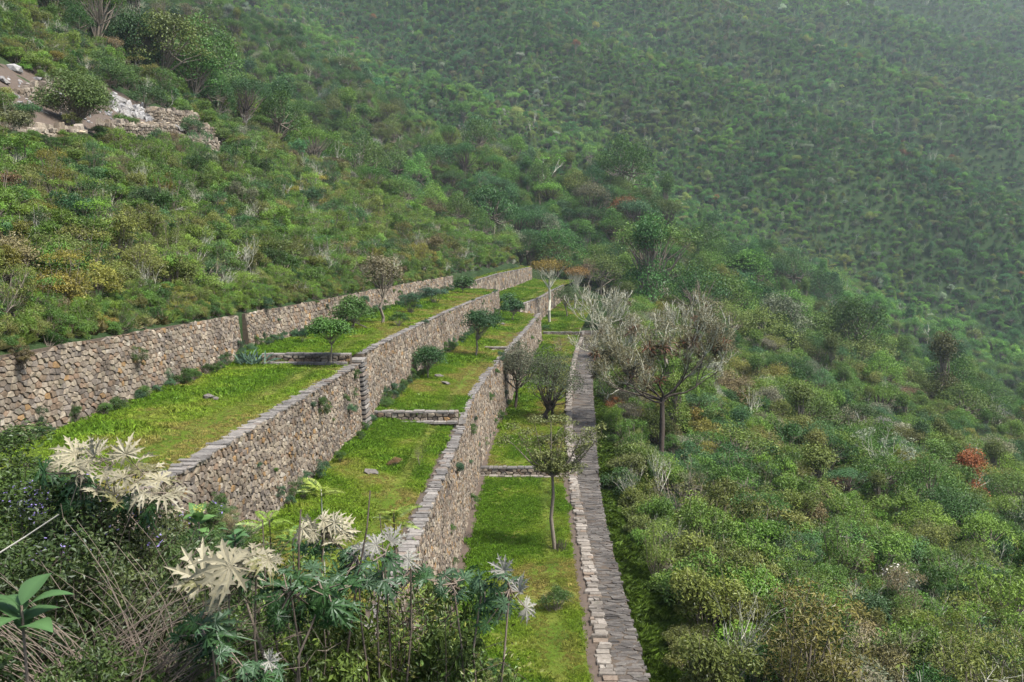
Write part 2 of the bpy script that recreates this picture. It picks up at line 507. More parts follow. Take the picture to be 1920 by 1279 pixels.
def wall_core(parent, xb, zb, zt, y0, y1, batter, thick, mat=None):
    ys = np.arange(y0, y1, 1.0); ys = np.append(ys, y1)
    x = xb(ys); b = zb(ys) - 0.35; t = zt(ys) - 0.02
    bx = x - 0.015
    tx = x - batter * (t - zb(ys)) - 0.015
    P = [np.stack([bx, ys, b], 1), np.stack([tx, ys, t], 1), np.stack([tx - thick, ys, t], 1), np.stack([bx - thick, ys, b], 1)]
    V = np.stack(P, 1)                     # (n,4,3)
    n = len(ys); F = []
    a = np.arange(n - 1)
    for k in range(4):
        k2 = (k + 1) % 4
        F.append(np.stack([a * 4 + k, (a + 1) * 4 + k, (a + 1) * 4 + k2, a * 4 + k2], 1))
    F.append(np.array([[0, 1, 2, 3], [(n - 1) * 4 + 3, (n - 1) * 4 + 2, (n - 1) * 4 + 1, (n - 1) * 4]]))
    me = mesh_from("core", V.reshape(-1, 3), np.concatenate(F), [mat or M_MORTAR])
    return link("core", me, parent)

def slabs(rng, y0, y1, xo, width, zt, step, thick, over=0.06, rows=1):
    """coping slabs across the wall head: verts per slab, uneven outer edges"""
    out = []; y = y0
    while y < y1 - 0.08:
        L = min(rng.uniform(0.6, 1.5) * step, y1 - y)
        wv = width * rng.uniform(0.85, 1.18)
        ov = over + rng.uniform(-0.05, 0.07)
        cuts = [0.0, 1.0]
        if rows == 2 or rng.random() < 0.25: cuts = [0.0, rng.uniform(0.35, 0.65), 1.0]
        for a, b in zip(cuts[:-1], cuts[1:]):
            g = 0.012
            ya, yb = y + g, y + L - g
            zz = rng.normal(0, 0.012)
            th = thick * rng.uniform(0.7, 1.3)
            pts = []
            xa = -wv * b + ov + g; xb_ = -wv * a + ov - g
            j = lambda s=0.022: rng.normal(0, s)
            for (xx, yy) in ((xa, ya), (xb_, ya), (xb_, (ya + yb) / 2), (xb_, yb), (xa, yb)):
                pts.append((xx + j(), yy + j(0.012)))
            pts = np.array(pts)
            c = pts.mean(0)
            ins = pts + (c - pts) * 0.08
            def P(p, dz):
                yc = p[:, 1]
                return np.stack([xo(yc) + p[:, 0], yc, zt(yc) + dz], 1)
            n = len(pts)
            V = np.concatenate([P(pts, -0.01 + zz * 0), P(pts, th * 0.75 + zz), P(ins, th + zz + rng.normal(0, 0.008))])
            i = np.arange(n); jn = (i + 1) % n
            Q = np.concatenate([np.stack([i, jn, n + jn, n + i], 1), np.stack([n + i, n + jn, 2 * n + jn, 2 * n + i], 1)])
            T = np.stack([np.full(n - 2, 2 * n), 2 * n + np.arange(1, n - 1), 2 * n + np.arange(2, n)], 1)
            out.append((V, Q, T))
        y += L
    return out

def lay_slabs(parent, name, stuff_name, sl, mat, rng, maxn=300, minpx=7.0, label_stuff=None):
    items = []
    for V, Q, T in sl:
        u_, v_, d_ = project(V)
        s = 0 if d_.min() < 1 or v_.min() > 1290 or u_.max() < -10 else math.sqrt((u_.max() - u_.min()) * (v_.max() - v_.min()))
        items.append((s, V, Q, T, rng.random()))
    items.sort(key=lambda i: -i[0])
    k = 0
    while k < len(items) and k < maxn and items[k][0] >= minpx: k += 1
    for s, V, Q, T, r in items[:k]:
        c = V.mean(0)
        link(name, mesh_from(name, V - c, [Q, T], [mat], attrs={"rnd": np.full(len(V), r)}), parent, loc=c)
    if k < len(items):
        Vs = []; Qs = []; Ts = []; A = []; b = 0
        for s, V, Q, T, r in items[k:]:
            Vs.append(V); Qs.append(Q + b); Ts.append(T + b); A.append(np.full(len(V), r)); b += len(V)
        link(stuff_name, mesh_from(stuff_name, np.concatenate(Vs), [np.concatenate(Qs), np.concatenate(Ts)], [mat], attrs={"rnd": np.concatenate(A)}), parent, kind="stuff", label=label_stuff)

def stone_wall(label, xb, zb, zt, y0, y1, seed, batter=0.05, sw=0.235, sh=0.14, coping=None, ragged=0.0, maxn=300, minpx=8.0):
    rng = R(seed)
    root = link("stone_wall", None, loc=(0, 0, 0), label=label, category="stone wall", group="dry-stone terrace walls")
    wall_core(root, xb, zb, zt, y0, y1, batter, 0.7)
    ymid = np.linspace(y0, y1, 60)
    Hmax = float(np.max(zt(ymid) - zb(ymid)))
    outl = []
    # far courses use slightly larger stones
    cut = [y0] + [c for c in (45, 75) if y0 < c < y1 - 5] + [y1]
    for a, b in zip(cut[:-1], cut[1:]):
        k = 1.0 if a < 44 else (1.35 if a < 70 else 1.7)
        outl += cells(rng, a, b, -0.08, Hmax, sw * k, sh * k)
    # split some large stones out, keep variety: merge nothing, shrink some
    def mapf(v):
        s = v[:, 0]; zb_ = zb(s); H = zt(s) - zb_
        if ragged: H = H + ragged * (fbm(s * 1.0, s * 0 + seed, 0.9, 3) - 0.55)
        h = np.minimum(v[:, 1], H)
        return np.stack([xb(s) - batter * h + v[:, 2], s, zb_ + h], 1)
    good = []
    for a in outl:
        H = float(zt(a[:, 0].mean()) - zb(a[:, 0].mean()))
        if a[:, 1].min() < H - 0.06: good.append(a)
    lay_stones(root, "stone", "stone_facing", good, mapf, M_STONE, rng, gap=0.008, proud=0.048, inset=0.14, maxn=maxn, minpx=minpx,
               label_stuff="smaller rubble stones of the wall face")
    if coping:
        w, step, th = coping
        xo = lambda y: xb(y) - batter * (zt(y) - zb(y))
        lay_slabs(root, "coping_stone", "coping_row", slabs(rng, y0, y1, xo, w, zt, step, th), M_COPING, rng, maxn=220, minpx=8,
                  label_stuff="far coping slabs along the wall head")
    return root

W4A = stone_wall("topmost rubble wall under the shrubs, near length at left", x4, zA, z4t, 8, 39.4, 11, batter=0.12, sw=0.26, sh=0.15, ragged=0.28)
W4B = stone_wall("topmost rubble wall under the shrubs, length beyond the dark doorway slot", x4, zA, z4t, 40.5, 113, 12, batter=0.12, ragged=0.25, maxn=200)
W3A = stone_wall("upper terrace wall with grey coping, near length running to the stair slot", x3, zB, z3t, 11, 38.6, 13, coping=(0.44, 0.24, 0.035))
W3B = stone_wall("upper terrace wall with grey coping, long length beyond the stair slot", x3, zB, z3t, 39.7, 115, 14, coping=(0.42, 0.28, 0.035), maxn=200)
W2A = stone_wall("tall middle terrace wall, near length with pale coping", x2, zC, z2t, 16, 41.3, 15, coping=(0.42, 0.22, 0.04))
W2B = stone_wall("tall middle terrace wall, long length behind the lower trees", x2, zC, z2t, 41.34, 118, 16, coping=(0.42, 0.28, 0.04), maxn=200)
W3C = stone_wall("far purplish end wall below the topmost grass terrace", x3c, zB4, zA3, 122, 196, 17, coping=(0.4, 0.6, 0.08), sw=0.5, sh=0.3, maxn=60)
W2C = stone_wall("far stepped-back wall behind the tall tree with orange crown", x2c, zC, off(zB4, 0.02), 119.3, 172, 18, coping=(0.4, 0.6, 0.08), sw=0.5, sh=0.3, maxn=60)

def end_face(parent, xf, y, zb, zt, width, seed, sgn=1, depth=0.0):
    """stones on the end of a wall or on a cross face; faces -y when sgn = 1"""
    rng = R(seed)
    H = float(zt - zb)
    outl = cells(rng, 0, width, 0, H, 0.36, 0.2)
    def mapf(v):
        return np.stack([np.full(len(v), xf) - v[:, 0], np.full(len(v), y) - sgn * v[:, 2], zb + v[:, 1]], 1)
    lay_stones(parent, "stone", "stone_facing", outl, mapf, M_STONE, rng, maxn=20, minpx=9)
def box(name, x0, x1, y0, y1, z0, z1, mat, parent=None, **kw):
    V = np.array([[x, y, z] for x in (x0, x1) for y in (y0, y1) for z in (z0, z1)], float)
    c = V.mean(0)
    F = np.array([[0, 1, 3, 2], [4, 6, 7, 5], [0, 4, 5, 1], [2, 3, 7, 6], [0, 2, 6, 4], [1, 5, 7, 3]])
    return link(name, mesh_from(name, V - c, F, [mat]), parent, loc=c, **kw)

# jog faces where the far walls step back, seen end-on
for root, yy, xa, xb_, zb_, zt_, sd in ((W3C, 196.0, float(x3c(196)), 3.0, -4.6, -1.9, 40),):
    end_face(root, xa + 0.0, yy, zb_, zt_, 2.0, sd, 1)

# narrow flights of steps in the wall breaks
def stair_slot(parent, xb, y0, y1, zb, zt, n, seed, dark=False):
    rng = R(seed)
    ym = (y0 + y1) / 2
    x = float(xb(ym)); H = zt - zb
    box("slot_back", x - 1.9, x - (1.3 if dark else 0.62), y0 - 0.02, y1 + 0.02, zb - 0.3, zt - 0.05, M_MORTAR, parent)
    if dark: return
    for i in range(n):
        h = zb + H * (i + 0.5) / n
        r = rng.random()
        dx = -0.12 + 0.20 * i / n
        V = np.array([[xx + rng.normal(0, 0.015), yy, zz] for xx in (x - 0.65, x - dx + 0.1) for yy in (y0 + 0.02, y1 - 0.02) for zz in (h - 0.055, h + 0.055)])
        F = np.array([[0, 1, 3, 2], [4, 6, 7, 5], [0, 4, 5, 1], [2, 3, 7, 6], [0, 2, 6, 4], [1, 5, 7, 3]])
        c = V.mean(0)
        link("step_stone", mesh_from("step_stone", V - c, F, [M_COPING], attrs={"rnd": np.full(8, r)}), parent, loc=c)
stair_slot(W4B, x4, 39.4, 40.5, -4.45, -2.6, 0, 50, True)
stair_slot(W3B, x3, 38.6, 39.7, -7.35, -4.3, 15, 51)
stair_slot(W2B, x2, 41.3, 41.34, -12, -7.6, 0, 52, True)

# low stone steps across the terraces
def cross_step(label, x0, x1, y, zlo, zhi, seed, rows=1, proud=True):
    rng = R(seed)
    root = link("stone_step", None, label=label, category="stone step", group="low stone steps across the terraces")
    box("core", x0, x1, y + 0.05, y + 0.42, zlo - 0.3, zhi - 0.02, M_MORTAR, root)
    outl = cells(rng, x0, x1, 0, zhi - zlo - 0.02, 0.3, max(0.12, (zhi - zlo) / 2))
    def mapf(v):
        return np.stack([v[:, 0], y + 0.04 - v[:, 2], zlo + v[:, 1]], 1)
    lay_stones(root, "stone", "stone_facing", outl, mapf, M_STONE, rng, proud=0.05, maxn=100, minpx=6)
    def row(y0, w, z, th, nm, mat):
        x = x0
        while x < x1 - 0.1:
            L = min(rng.uniform(0.22, 0.6), x1 - x)
            j = lambda: rng.normal(0, 0.02)
            b = np.array([(x + 0.012, y0 + j()), (x + L - 0.012, y0 + j()), (x + L - 0.012, y0 + w + j()), (x + 0.012, y0 + w + j())])
            c = b.mean(0); t = b + (c - b) * 0.1
            zz = z + rng.normal(0, 0.012)
            V = np.concatenate([np.c_[b, np.full(4, z - 0.03)], np.c_[b, np.full(4, zz + th * 0.7)], np.c_[t, np.full(4, zz + th)]])
            i = np.arange(4); jn = (i + 1) % 4
            Q = np.concatenate([np.stack([i, jn, 4 + jn, 4 + i], 1), np.stack([4 + i, 4 + jn, 8 + jn, 8 + i], 1), [[8, 9, 10, 11]]])
            cc = V.mean(0)
            link(nm, mesh_from(nm, V - cc, Q, [mat], attrs={"rnd": np.full(12, rng.random())}), root, loc=cc)
            x += L
    row(y + 0.0, 0.42, zhi - 0.02, 0.07, "coping_stone", M_COPING)
    row(y - 0.30, 0.26, zlo - 0.02, 0.08, "footing_stone", M_KERB if proud else M_COPING)
    return root
cross_step("low stone step across the upper grass terrace beside the blue-green agave", -11.6, -7.8, 38.2, -4.44, -4.08, 61, proud=False)
cross_step("low stone step across the middle terrace, level with the stair slot", -7.35, -3.45, 41.2, -7.50, -7.06, 62, proud=False)
cross_step("low stone step across the lowest terrace behind the forked sapling", -2.95, 2.0, 49.4, -12.0, -11.58, 63)
cross_step("small far stone step across the lowest terrace near the big lichen tree", 1.35, float(xk(122)) + 0.2, 121.9, -10.55, -9.9, 64)
cross_step("short stone step on the middle terrace near the umbrella tree", -3.9, -2.1, 72.0, -7.3, -7.08, 65)

# ------------------------------------------------------------------ walkway: pale kerb and dark flagstones on a retaining wall
path = strip("path", off(xk, 0.1), xp, off(zC, -0.10), off(zC, -0.13), 14, 125, M_MORTAR, "dark flagstone walkway along the foot of the lowest terrace", 0.0, 4, 0.7)
def build_path():
    rng = R(71)
    ys = np.arange(14, 125.1, 1.0)
    # outer face of the retaining wall
    V = np.stack([np.stack([xp(ys), ys, zC(ys) - 0.13], 1), np.stack([xp(ys) + 0.12, ys, zC(ys) - 1.6], 1)], 1).reshape(-1, 3)
    a = np.arange(len(ys) - 1) * 2
    link("retaining_face", mesh_from("retaining_face", V, np.stack([a, a + 1, a + 3, a + 2], 1), [M_MORTAR]), path)
    out = []
    s = 16.0
    while s < 124:
        e = min(124, s + 6)
        k = 1.0 if s < 70 else 1.5
        out += [o for o in cells(rng, 0, 1, s, e, 0.42 * k, 0.21 * k, 0.40)]
        s = e
    def mapf(v):
        y = v[:, 1]
        x0 = xk(y) + 0.44; x1 = xp(y) + 0.02
        w = rng.normal(0, 0.05)
        edge = np.where(v[:, 0] > 0.97, w, 0)
        return np.stack([x0 + (x1 - x0) * v[:, 0] + edge, y, zC(y) - 0.135 + v[:, 2] * 0.75 + 0.03 * (vnoise(x0, y, 1.5) - 0.5)], 1)
    lay_stones(path, "flagstone", "flagstones_far", out, mapf, M_FLAG, rng, gap=0.014, proud=0.06, inset=0.09, maxn=300, minpx=6,
               label_stuff="far flagstones of the walkway")
build_path()
def build_kerb():
    rng = R(72)
    root = link("kerb", None, label="kerb of pale stone blocks between lowest terrace and walkway", category="kerb")
    ys = np.arange(14, 123.1, 1.0)
    V = np.stack([np.stack([xk(ys) + 0.02, ys, zC(ys) - 0.4], 1), np.stack([xk(ys) + 0.02, ys, zC(ys) + 0.03], 1),
                  np.stack([xk(ys) + 0.42, ys, zC(ys) + 0.03], 1), np.stack([xk(ys) + 0.42, ys, zC(ys) - 0.4], 1)], 1).reshape(-1, 3)
    a = np.arange(len(ys) - 1) * 4
    F = np.concatenate([np.stack([a + k, a + k + 1, a + 4 + k + 1, a + 4 + k], 1) for k in range(3)])
    link("core", mesh_from("core", V, F, [M_MORTAR]), root)
    sl = slabs(rng, 14, 123, off(xk, 0.42), 0.45, off(zC, 0.02), 0.22, 0.09, over=0.03)
    lay_slabs(root, "kerb_stone", "kerb_row", sl, M_KERB, rng, maxn=290, minpx=7, label_stuff="far kerb blocks")
build_kerb()

# ------------------------------------------------------------------ plants: generators
def unit(v):
    return v / np.maximum(np.linalg.norm(v, axis=-1, keepdims=True), 1e-9)

def leaf_quads(rng, pos, nrm, L, W=0.45, fold=0.12):
    """one four-cornered leaf per point, lying across its normal"""
    n = len(pos)
    r = unit(rng.normal(size=(n, 3)))
    t = unit(np.cross(nrm, r)); b = np.cross(nrm, t)
    L = (np.asarray(L) * np.ones(n))[:, None]
    w = L * W
    p0 = pos - t * L * 0.5; p2 = pos + t * L * 0.5 - nrm * L * fold
    p1 = pos + b * w * 0.5 + nrm * L * fold * 0.5 - t * L * 0.05; p3 = pos - b * w * 0.5 + nrm * L * fold * 0.5 - t * L * 0.05
    V = np.stack([p0, p1, p2, p3], 1).reshape(-1, 3)
    F = np.arange(n * 4).reshape(n, 4)
    return V, F

def lump_leaves(rng, centres, radii, n, leaf, W=0.45, upb=0.5, jit=0.55, squash=0.8, low=-0.35):
    """leaves spread through the shells of many small lumps"""
    centres = np.asarray(centres, float); radii = np.asarray(radii, float)
    pr = radii ** 2; pr = pr / pr.sum()
    k = rng.choice(len(centres), n, p=pr)
    d = unit(rng.normal(size=(n, 3)))
    d[:, 2] = np.where(d[:, 2] < low, -d[:, 2] * 0.6, d[:, 2])
    rr = radii[k] * (0.45 + 0.6 * rng.random(n) ** 0.6)
    off_ = d * rr[:, None]; off_[:, 2] *= squash
    pos = centres[k] + off_
    nrm = unit(d * 0.7 + np.array([0, 0, upb]) + rng.normal(size=(n, 3)) * jit)
    V, F = leaf_quads(rng, pos, nrm, leaf * rng.uniform(0.6, 1.35, n), W)
    lv = rng.random(len(centres))
    v = np.clip(0.5 * lv[k] + 0.5 * rng.random(n), 0, 1)
    return V, F, np.repeat(v, 4)

def tubes(segs, sides=4):
    """segs: list of (p0, p1, r0, r1)"""
    if not len(segs): return np.zeros((0, 3)), np.zeros((0, 4), int)
    p0 = np.array([s[0] for s in segs], float); p1 = np.array([s[1] for s in segs], float)
    r0 = np.array([s[2] for s in segs])[:, None]; r1 = np.array([s[3] for s in segs])[:, None]
    d = unit(p1 - p0)
    ref = np.where(np.abs(d[:, 2:3]) > 0.9, np.array([[1.0, 0, 0]]), np.array([[0, 0, 1.0]]))
    a = unit(np.cross(d, ref)); b = np.cross(d, a)
    V = []
    for i in range(sides):
        t = 2 * math.pi * i / sides
        V.append(p0 + (a * math.cos(t) + b * math.sin(t)) * r0)
    for i in range(sides):
        t = 2 * math.pi * i / sides
        V.append(p1 + (a * math.cos(t) + b * math.sin(t)) * r1)
    V = np.stack(V, 1)
    n = len(segs); base = np.arange(n)[:, None] * 2 * sides
    F = []
    for i in range(sides):
        j = (i + 1) % sides
        F.append(np.concatenate([base + i, base + j, base + sides + j, base + sides + i], 1))
    return V.reshape(-1, 3), np.concatenate(F)

def grow(rng, base, direc, length, radius, levels, kids=(2, 4), spread=0.7, upw=0.15, shrink=0.7, segs=3, wob=0.18, first=0.45, rad_shrink=0.6):
    """branching skeleton; returns [(p0,p1,r0,r1,level)], tips [(pos,dir)]"""
    out = []; tips = []
    stack = [(np.array(base, float), unit(np.array(direc, float)), length, radius, 0)]
    while stack:
        p, d, L, r, lv = stack.pop()
        pts = [p]; q = p; dd = d
        rr = r
        r_end = r * rad_shrink
        nodes = []
        for s in range(segs):
            dd = unit(dd + rng.normal(size=3) * wob + np.array([0, 0, upw]) * (1 if lv else 0.3))
            q2 = q + dd * L / segs
            r2 = r + (r_end - r) * (s + 1) / segs
            out.append((q, q2, rr, r2, lv)); q = q2; rr = r2
            nodes.append((q, dd, r2, (s + 1) / segs))
        if lv >= levels:
            tips.append((q, dd)); continue
        n = rng.integers(kids[0], kids[1] + 1)
        for k in range(n):
            if k == 0: nq, nd, nr = nodes[-1][0], nodes[-1][1], nodes[-1][2]
            else:
                c = [x for x in nodes if x[3] >= first] or nodes[-1:]
                nq, nd, nr, _ = c[rng.integers(len(c))]
            ax = unit(np.cross(nd, unit(rng.normal(size=3))))
            ang = spread * rng.uniform(0.5, 1.2) * (0.55 if k == 0 else 1)
            nd2 = unit(nd * math.cos(ang) + ax * math.sin(ang))
            stack.append((nq, nd2, L * shrink * rng.uniform(0.75, 1.2), nr * 0.85, lv + 1))
    return out, tips

def wood_mesh(name, segs, mat, minlv=0, maxlv=99, sides=5):
    s = [x[:4] for x in segs if minlv <= x[4] <= maxlv]
    V, F = tubes(s, sides)
    return mesh_from(name, V, F, [mat], smooth=True)

def tip_leaves(rng, tips, per, rad, leaf, W=0.45, upb=0.6, squash=0.6):
    c = np.array([t[0] for t in tips])
    return lump_leaves(rng, c, rad * rng.uniform(0.7, 1.3, len(c)), per * len(c), leaf, W, upb, 0.6, squash, -0.6)

# ---- shrub shapes (each one mesh: leaves + stems), about 1 m radius, base at the origin
def shrub_mesh(name, seed, n=1500, leaf=0.10, W=0.45, nl=14, hgt=1.3, style='round', mats=None):
    rng = R(seed)
    c = []; r = []
    for i in range(nl):
        a = rng.uniform(0, 2 * math.pi); q = math.sqrt(rng.random()) * 0.72
        hz = hgt * (0.25 + 0.55 * (1 - q) + rng.uniform(-0.12, 0.22))
        if style == 'spiky': hz = hgt * rng.uniform(0.25, 1.05)
        if style == 'flat': hz = hgt * rng.uniform(0.55, 0.8)
        c.append((q * math.cos(a), q * math.sin(a), hz)); r.append(rng.uniform(0.22, 0.42))
    segs = []
    for i in range(nl):
        p0 = np.array([rng.normal(0, 0.06), rng.normal(0, 0.06), -0.15]); p1 = np.array(c[i])
        m = (p0 + p1) / 2 + rng.normal(size=3) * 0.06
        segs += [(p0, m, 0.022, 0.016), (m, p1, 0.016, 0.007)]
        for k in range(3):
            e = p1 + unit(rng.normal(size=3) + [0, 0, 0.6]) * r[i] * 1.1
            segs.append((p1 * 0.8 + m * 0.2, e, 0.008, 0.003))
    low = -0.35
    LV, LF, v = lump_leaves(rng, c, r, n, leaf, W, 0.45, 0.6, 0.85, low)
    TV, TF = tubes(segs, 3)
    V = np.concatenate([LV, TV]); 
    me = mesh_from(name, V, np.concatenate([LF, TF + len(LV)]), mats or [M_LEAF, M_BARK],
                   np.r_[np.zeros(len(LF), int), np.ones(len(TF), int)], {"v": np.r_[v, np.full(len(TV), 0.5)]})
    return me

def twig_mesh(name, seed, mat, h=1.4, leaves=150, levels=3, leaf=0.08):
    """bare, twiggy shrub or dead tree top"""
    rng = R(seed); allseg = []; tips = []
    for k in range(5):
        a = rng.uniform(0, 2 * math.pi)
        s, t = grow(rng, (0, 0, -0.1), (math.cos(a) * 0.5, math.sin(a) * 0.5, 1), h * 0.5, 0.028, levels, (2, 3), 0.75, 0.12, 0.68, 2, 0.2)
        allseg += s; tips += t
    TV, TF = tubes([x[:4] for x in allseg], 3)
    LV, LF, v = tip_leaves(rng, tips, max(1, leaves // max(1, len(tips))), 0.12, leaf)
    V = np.concatenate([LV, TV])
    return mesh_from(name, V, np.concatenate([LF, TF + len(LV)]), [M_LEAF, mat],
                     np.r_[np.zeros(len(LF), int), np.ones(len(TF), int)], {"v": np.r_[v, np.full(len(TV), 0.5)]})

# ---- forest tree shapes: trunk + crown in one mesh for the far wood, split in two for the near trees
def tree_parts(seed, h=5.0, w=2.2, nl=16, n=900, leaf=0.32, style='dome', sides=4, W=0.5):
    rng = R(seed); c = []; r = []
    for i in range(nl):
        a = rng.uniform(0, 2 * math.pi); q = math.sqrt(rng.random())
        if style == 'umbrella':
            hz = h * (0.80 + 0.14 * (1 - q ** 2) + rng.uniform(-0.05, 0.05)); rad = rng.uniform(0.2, 0.34) * w
        elif style == 'column':
            hz = h * rng.uniform(0.25, 0.95); q *= 0.6 * (1.25 - hz / h); rad = rng.uniform(0.25, 0.4) * w
        else:
            hz = h * (0.30 + 0.58 * math.sqrt(max(0, 1 - q * q)) * rng.uniform(0.75, 1.1)); rad = rng.uniform(0.22, 0.42) * w
        c.append((q * w * 0.85 * math.cos(a), q * w * 0.85 * math.sin(a), hz)); r.append(rad)
    LV, LF, v = lump_leaves(rng, c, r, n, leaf, W, 0.6, 0.6, 0.95, -0.3)
    segs = []
    top = np.array([rng.normal(0, 0.1), rng.normal(0, 0.1), h * 0.5])
    mid = np.array([rng.normal(0, 0.12), rng.normal(0, 0.12), h * 0.25])
    segs += [((0, 0, -0.4), mid, 0.03 * h, 0.024 * h), (mid, top, 0.024 * h, 0.019 * h)]
    for cc in c:
        m = (top + np.array(cc)) / 2 + rng.normal(size=3) * 0.12 * w * 0.5 - [0, 0, 0.05 * h]
        s0 = mid if rng.random() < 0.35 else top
        segs += [(s0, m, 0.013 * h, 0.009 * h), (m, np.array(cc), 0.009 * h, 0.003 * h)]
    TV, TF = tubes(segs, sides)
    return LV, LF, v, TV, TF
def tree_mesh(name, parts, bark):
    LV, LF, v, TV, TF = parts
    V = np.concatenate([LV, TV])
    return mesh_from(name, V, np.concatenate([LF, TF + len(LV)]), [M_LEAF, bark],
                     np.r_[np.zeros(len(LF), int), np.ones(len(TF), int)], {"v": np.r_[v, np.full(len(TV), 0.5)]})

# ------------------------------------------------------------------ scatter of what nobody could count
def scatter(name, label, protos, P, rot, scl, tint, idx, mats):
    """one object: a point per plant, geometry nodes put a plant on each"""
    me = bpy.data.meshes.new(name)
    P = np.asarray(P, np.float32)
    me.vertices.add(len(P)); me.vertices.foreach_set("co", P.ravel())
    for k, a, ty, fld in (("rot", rot, 'FLOAT_VECTOR', "vector"), ("tint", tint, 'FLOAT_VECTOR', "vector"), ("scl", scl, 'FLOAT_VECTOR', "vector")):
        at = me.attributes.new(k, ty, 'POINT'); at.data.foreach_set(fld, np.asarray(a, np.float32).ravel())
    at = me.attributes.new("idx", 'INT', 'POINT'); at.data.foreach_set("value", np.asarray(idx, np.int32))
    coll = bpy.data.collections.new(name + "_plants")
    for i, m in enumerate(protos):
        o = bpy.data.objects.new("%s_plant_%02d" % (name, i), m); coll.objects.link(o)
    ng = bpy.data.node_groups.new(name + "_scatter", 'GeometryNodeTree')
    ng.interface.new_socket("Geometry", in_out='INPUT', socket_type='NodeSocketGeometry')
    ng.interface.new_socket("Geometry", in_out='OUTPUT', socket_type='NodeSocketGeometry')
    N = ng.nodes; L = ng.links
    gi = N.new("NodeGroupInput"); go = N.new("NodeGroupOutput")
    ci = N.new("GeometryNodeCollectionInfo"); ci.inputs[0].default_value = coll
    ci.inputs["Separate Children"].default_value = True; ci.inputs["Reset Children"].default_value = True
    ip = N.new("GeometryNodeInstanceOnPoints")
    ip.inputs["Pick Instance"].default_value = True
    def na(nm, dt):
        x = N.new("GeometryNodeInputNamedAttribute"); x.data_type = dt; x.inputs["Name"].default_value = nm
        return x.outputs["Attribute"]
    L.new(gi.outputs[0], ip.inputs["Points"]); L.new(ci.outputs[0], ip.inputs["Instance"])
    L.new(na("idx", 'INT'), ip.inputs["Instance Index"])
    er = N.new("FunctionNodeEulerToRotation")
    L.new(na("rot", 'FLOAT_VECTOR'), er.inputs[0]); L.new(er.outputs[0], ip.inputs["Rotation"])
    L.new(na("scl", 'FLOAT_VECTOR'), ip.inputs["Scale"])
    L.new(ip.outputs[0], go.inputs[0])
    for m in mats: me.materials.append(m)
    o = link(name, me, kind="stuff", label=label)
    md = o.modifiers.new("scatter", 'NODES'); md.node_group = ng
    return o

def in_view(P, m=140, top=0.0):
    u, v, d = project(P)
    return (d > 2) & (u > -m) & (u < 1920 + m) & (v > -m - top) & (v < 1279 + m + 40)

def seen(P, lift, slack=1.2, n=36):
    """is the top of a plant clear of the hillside between it and the camera"""
    T = P + np.array([0, 0, 1.0]) * np.asarray(lift)[:, None]
    ok = np.ones(len(P), bool)
    for t in np.linspace(0.12, 0.97, n):
        q = T * t
        x, y = q[:, 0], q[:, 1]
        band = (x > x4(y) - 0.35) & (x < xp(y) + 0.05) & (y < BAND_END)
        g = np.where(band, zA(np.minimum(y, 125)) * 0 - 13.0, ground(x, y))
        ok &= ~(g - slack > q[:, 2])
    return ok

PAL = {   # base colours of leaves
    'mid': (0.086, 0.160, 0.032), 'olive': (0.140, 0.165, 0.042), 'dark': (0.050, 0.108, 0.028), 'bright': (0.128, 0.212, 0.036),
    'blue': (0.066, 0.136, 0.050), 'brown': (0.155, 0.130, 0.064), 'grey': (0.180, 0.185, 0.115), 'yellow': (0.200, 0.195, 0.042),
    'rust': (0.21, 0.085, 0.032), 'pale': (0.26, 0.26, 0.19)}
def pick_tints(rng, n, names, wts, x, y, s):
    """kinds grow in drifts: the choice follows slow noise as much as chance"""
    w = np.cumsum(np.array(wts, float) / sum(wts))
    f = np.clip((fbm(x, y, s, 3) - 0.5) * 1.7 + 0.5, 0, 0.999)
    u = np.where(rng.random(n) < 0.45, f, rng.random(n))
    k = np.minimum(np.searchsorted(w, u), len(names) - 1)
    c = np.array([PAL[q] for q in names])[k]
    c = c * rng.uniform(0.75, 1.22, (n, 1)) * (1 + rng.normal(0, 0.06, (n, 3)))
    return np.clip(c, 0.004, 1), k

# prototypes
SHRUB = [shrub_mesh("shrub_a", 101, 3200, 0.085), shrub_mesh("shrub_b", 102, 3600, 0.085, 0.42, 16, 1.5), shrub_mesh("shrub_c", 103, 3800, 0.068, 0.5, 22, 1.1),
         shrub_mesh("shrub_d", 104, 3200, 0.10, 0.36, 16, 1.6, 'spiky'), shrub_mesh("shrub_e", 105, 3400, 0.078, 0.5, 20, 1.25), shrub_mesh("shrub_f", 106, 3400, 0.08, 0.34, 22, 1.7, 'spiky')]
TWIG = [twig_mesh("twiggy_a", 111, M_BARK, 1.5, 260), twig_mesh("twiggy_b", 112, M_LICHEN, 1.6, 120), twig_mesh("twiggy_c", 113, M_PALEBARK, 1.7, 30)]
FT = [tree_parts(121, 5.0, 2.7, 24, 2200, 0.27), tree_parts(122, 4.4, 2.9, 34, 2800, 0.24), tree_parts(123, 5.4, 2.5, 20, 1900, 0.30), tree_parts(124, 5.0, 3.0, 26, 1700, 0.24, 'umbrella'),
      tree_parts(125, 5.4, 2.4, 26, 2200, 0.26, 'column'), tree_parts(126, 4.6, 2.7, 22, 1300, 0.22)]
FTN = [tree_parts(141, 5.0, 2.6, 34, 5200, 0.155), tree_parts(142, 4.6, 2.8, 40, 5600, 0.145), tree_parts(143, 5.6, 2.4, 30, 4600, 0.17), tree_parts(144, 5.0, 2.9, 34, 3600, 0.15, 'umbrella'),
       tree_parts(145, 5.8, 2.3, 36, 5200, 0.155, 'column'), tree_parts(146, 4.8, 2.6, 28, 2600, 0.15)]
FTREEN = [tree_mesh("wood_tree_%d" % i, p, M_DARKBARK if i in (3,) else M_BARK) for i, p in enumerate(FTN)]
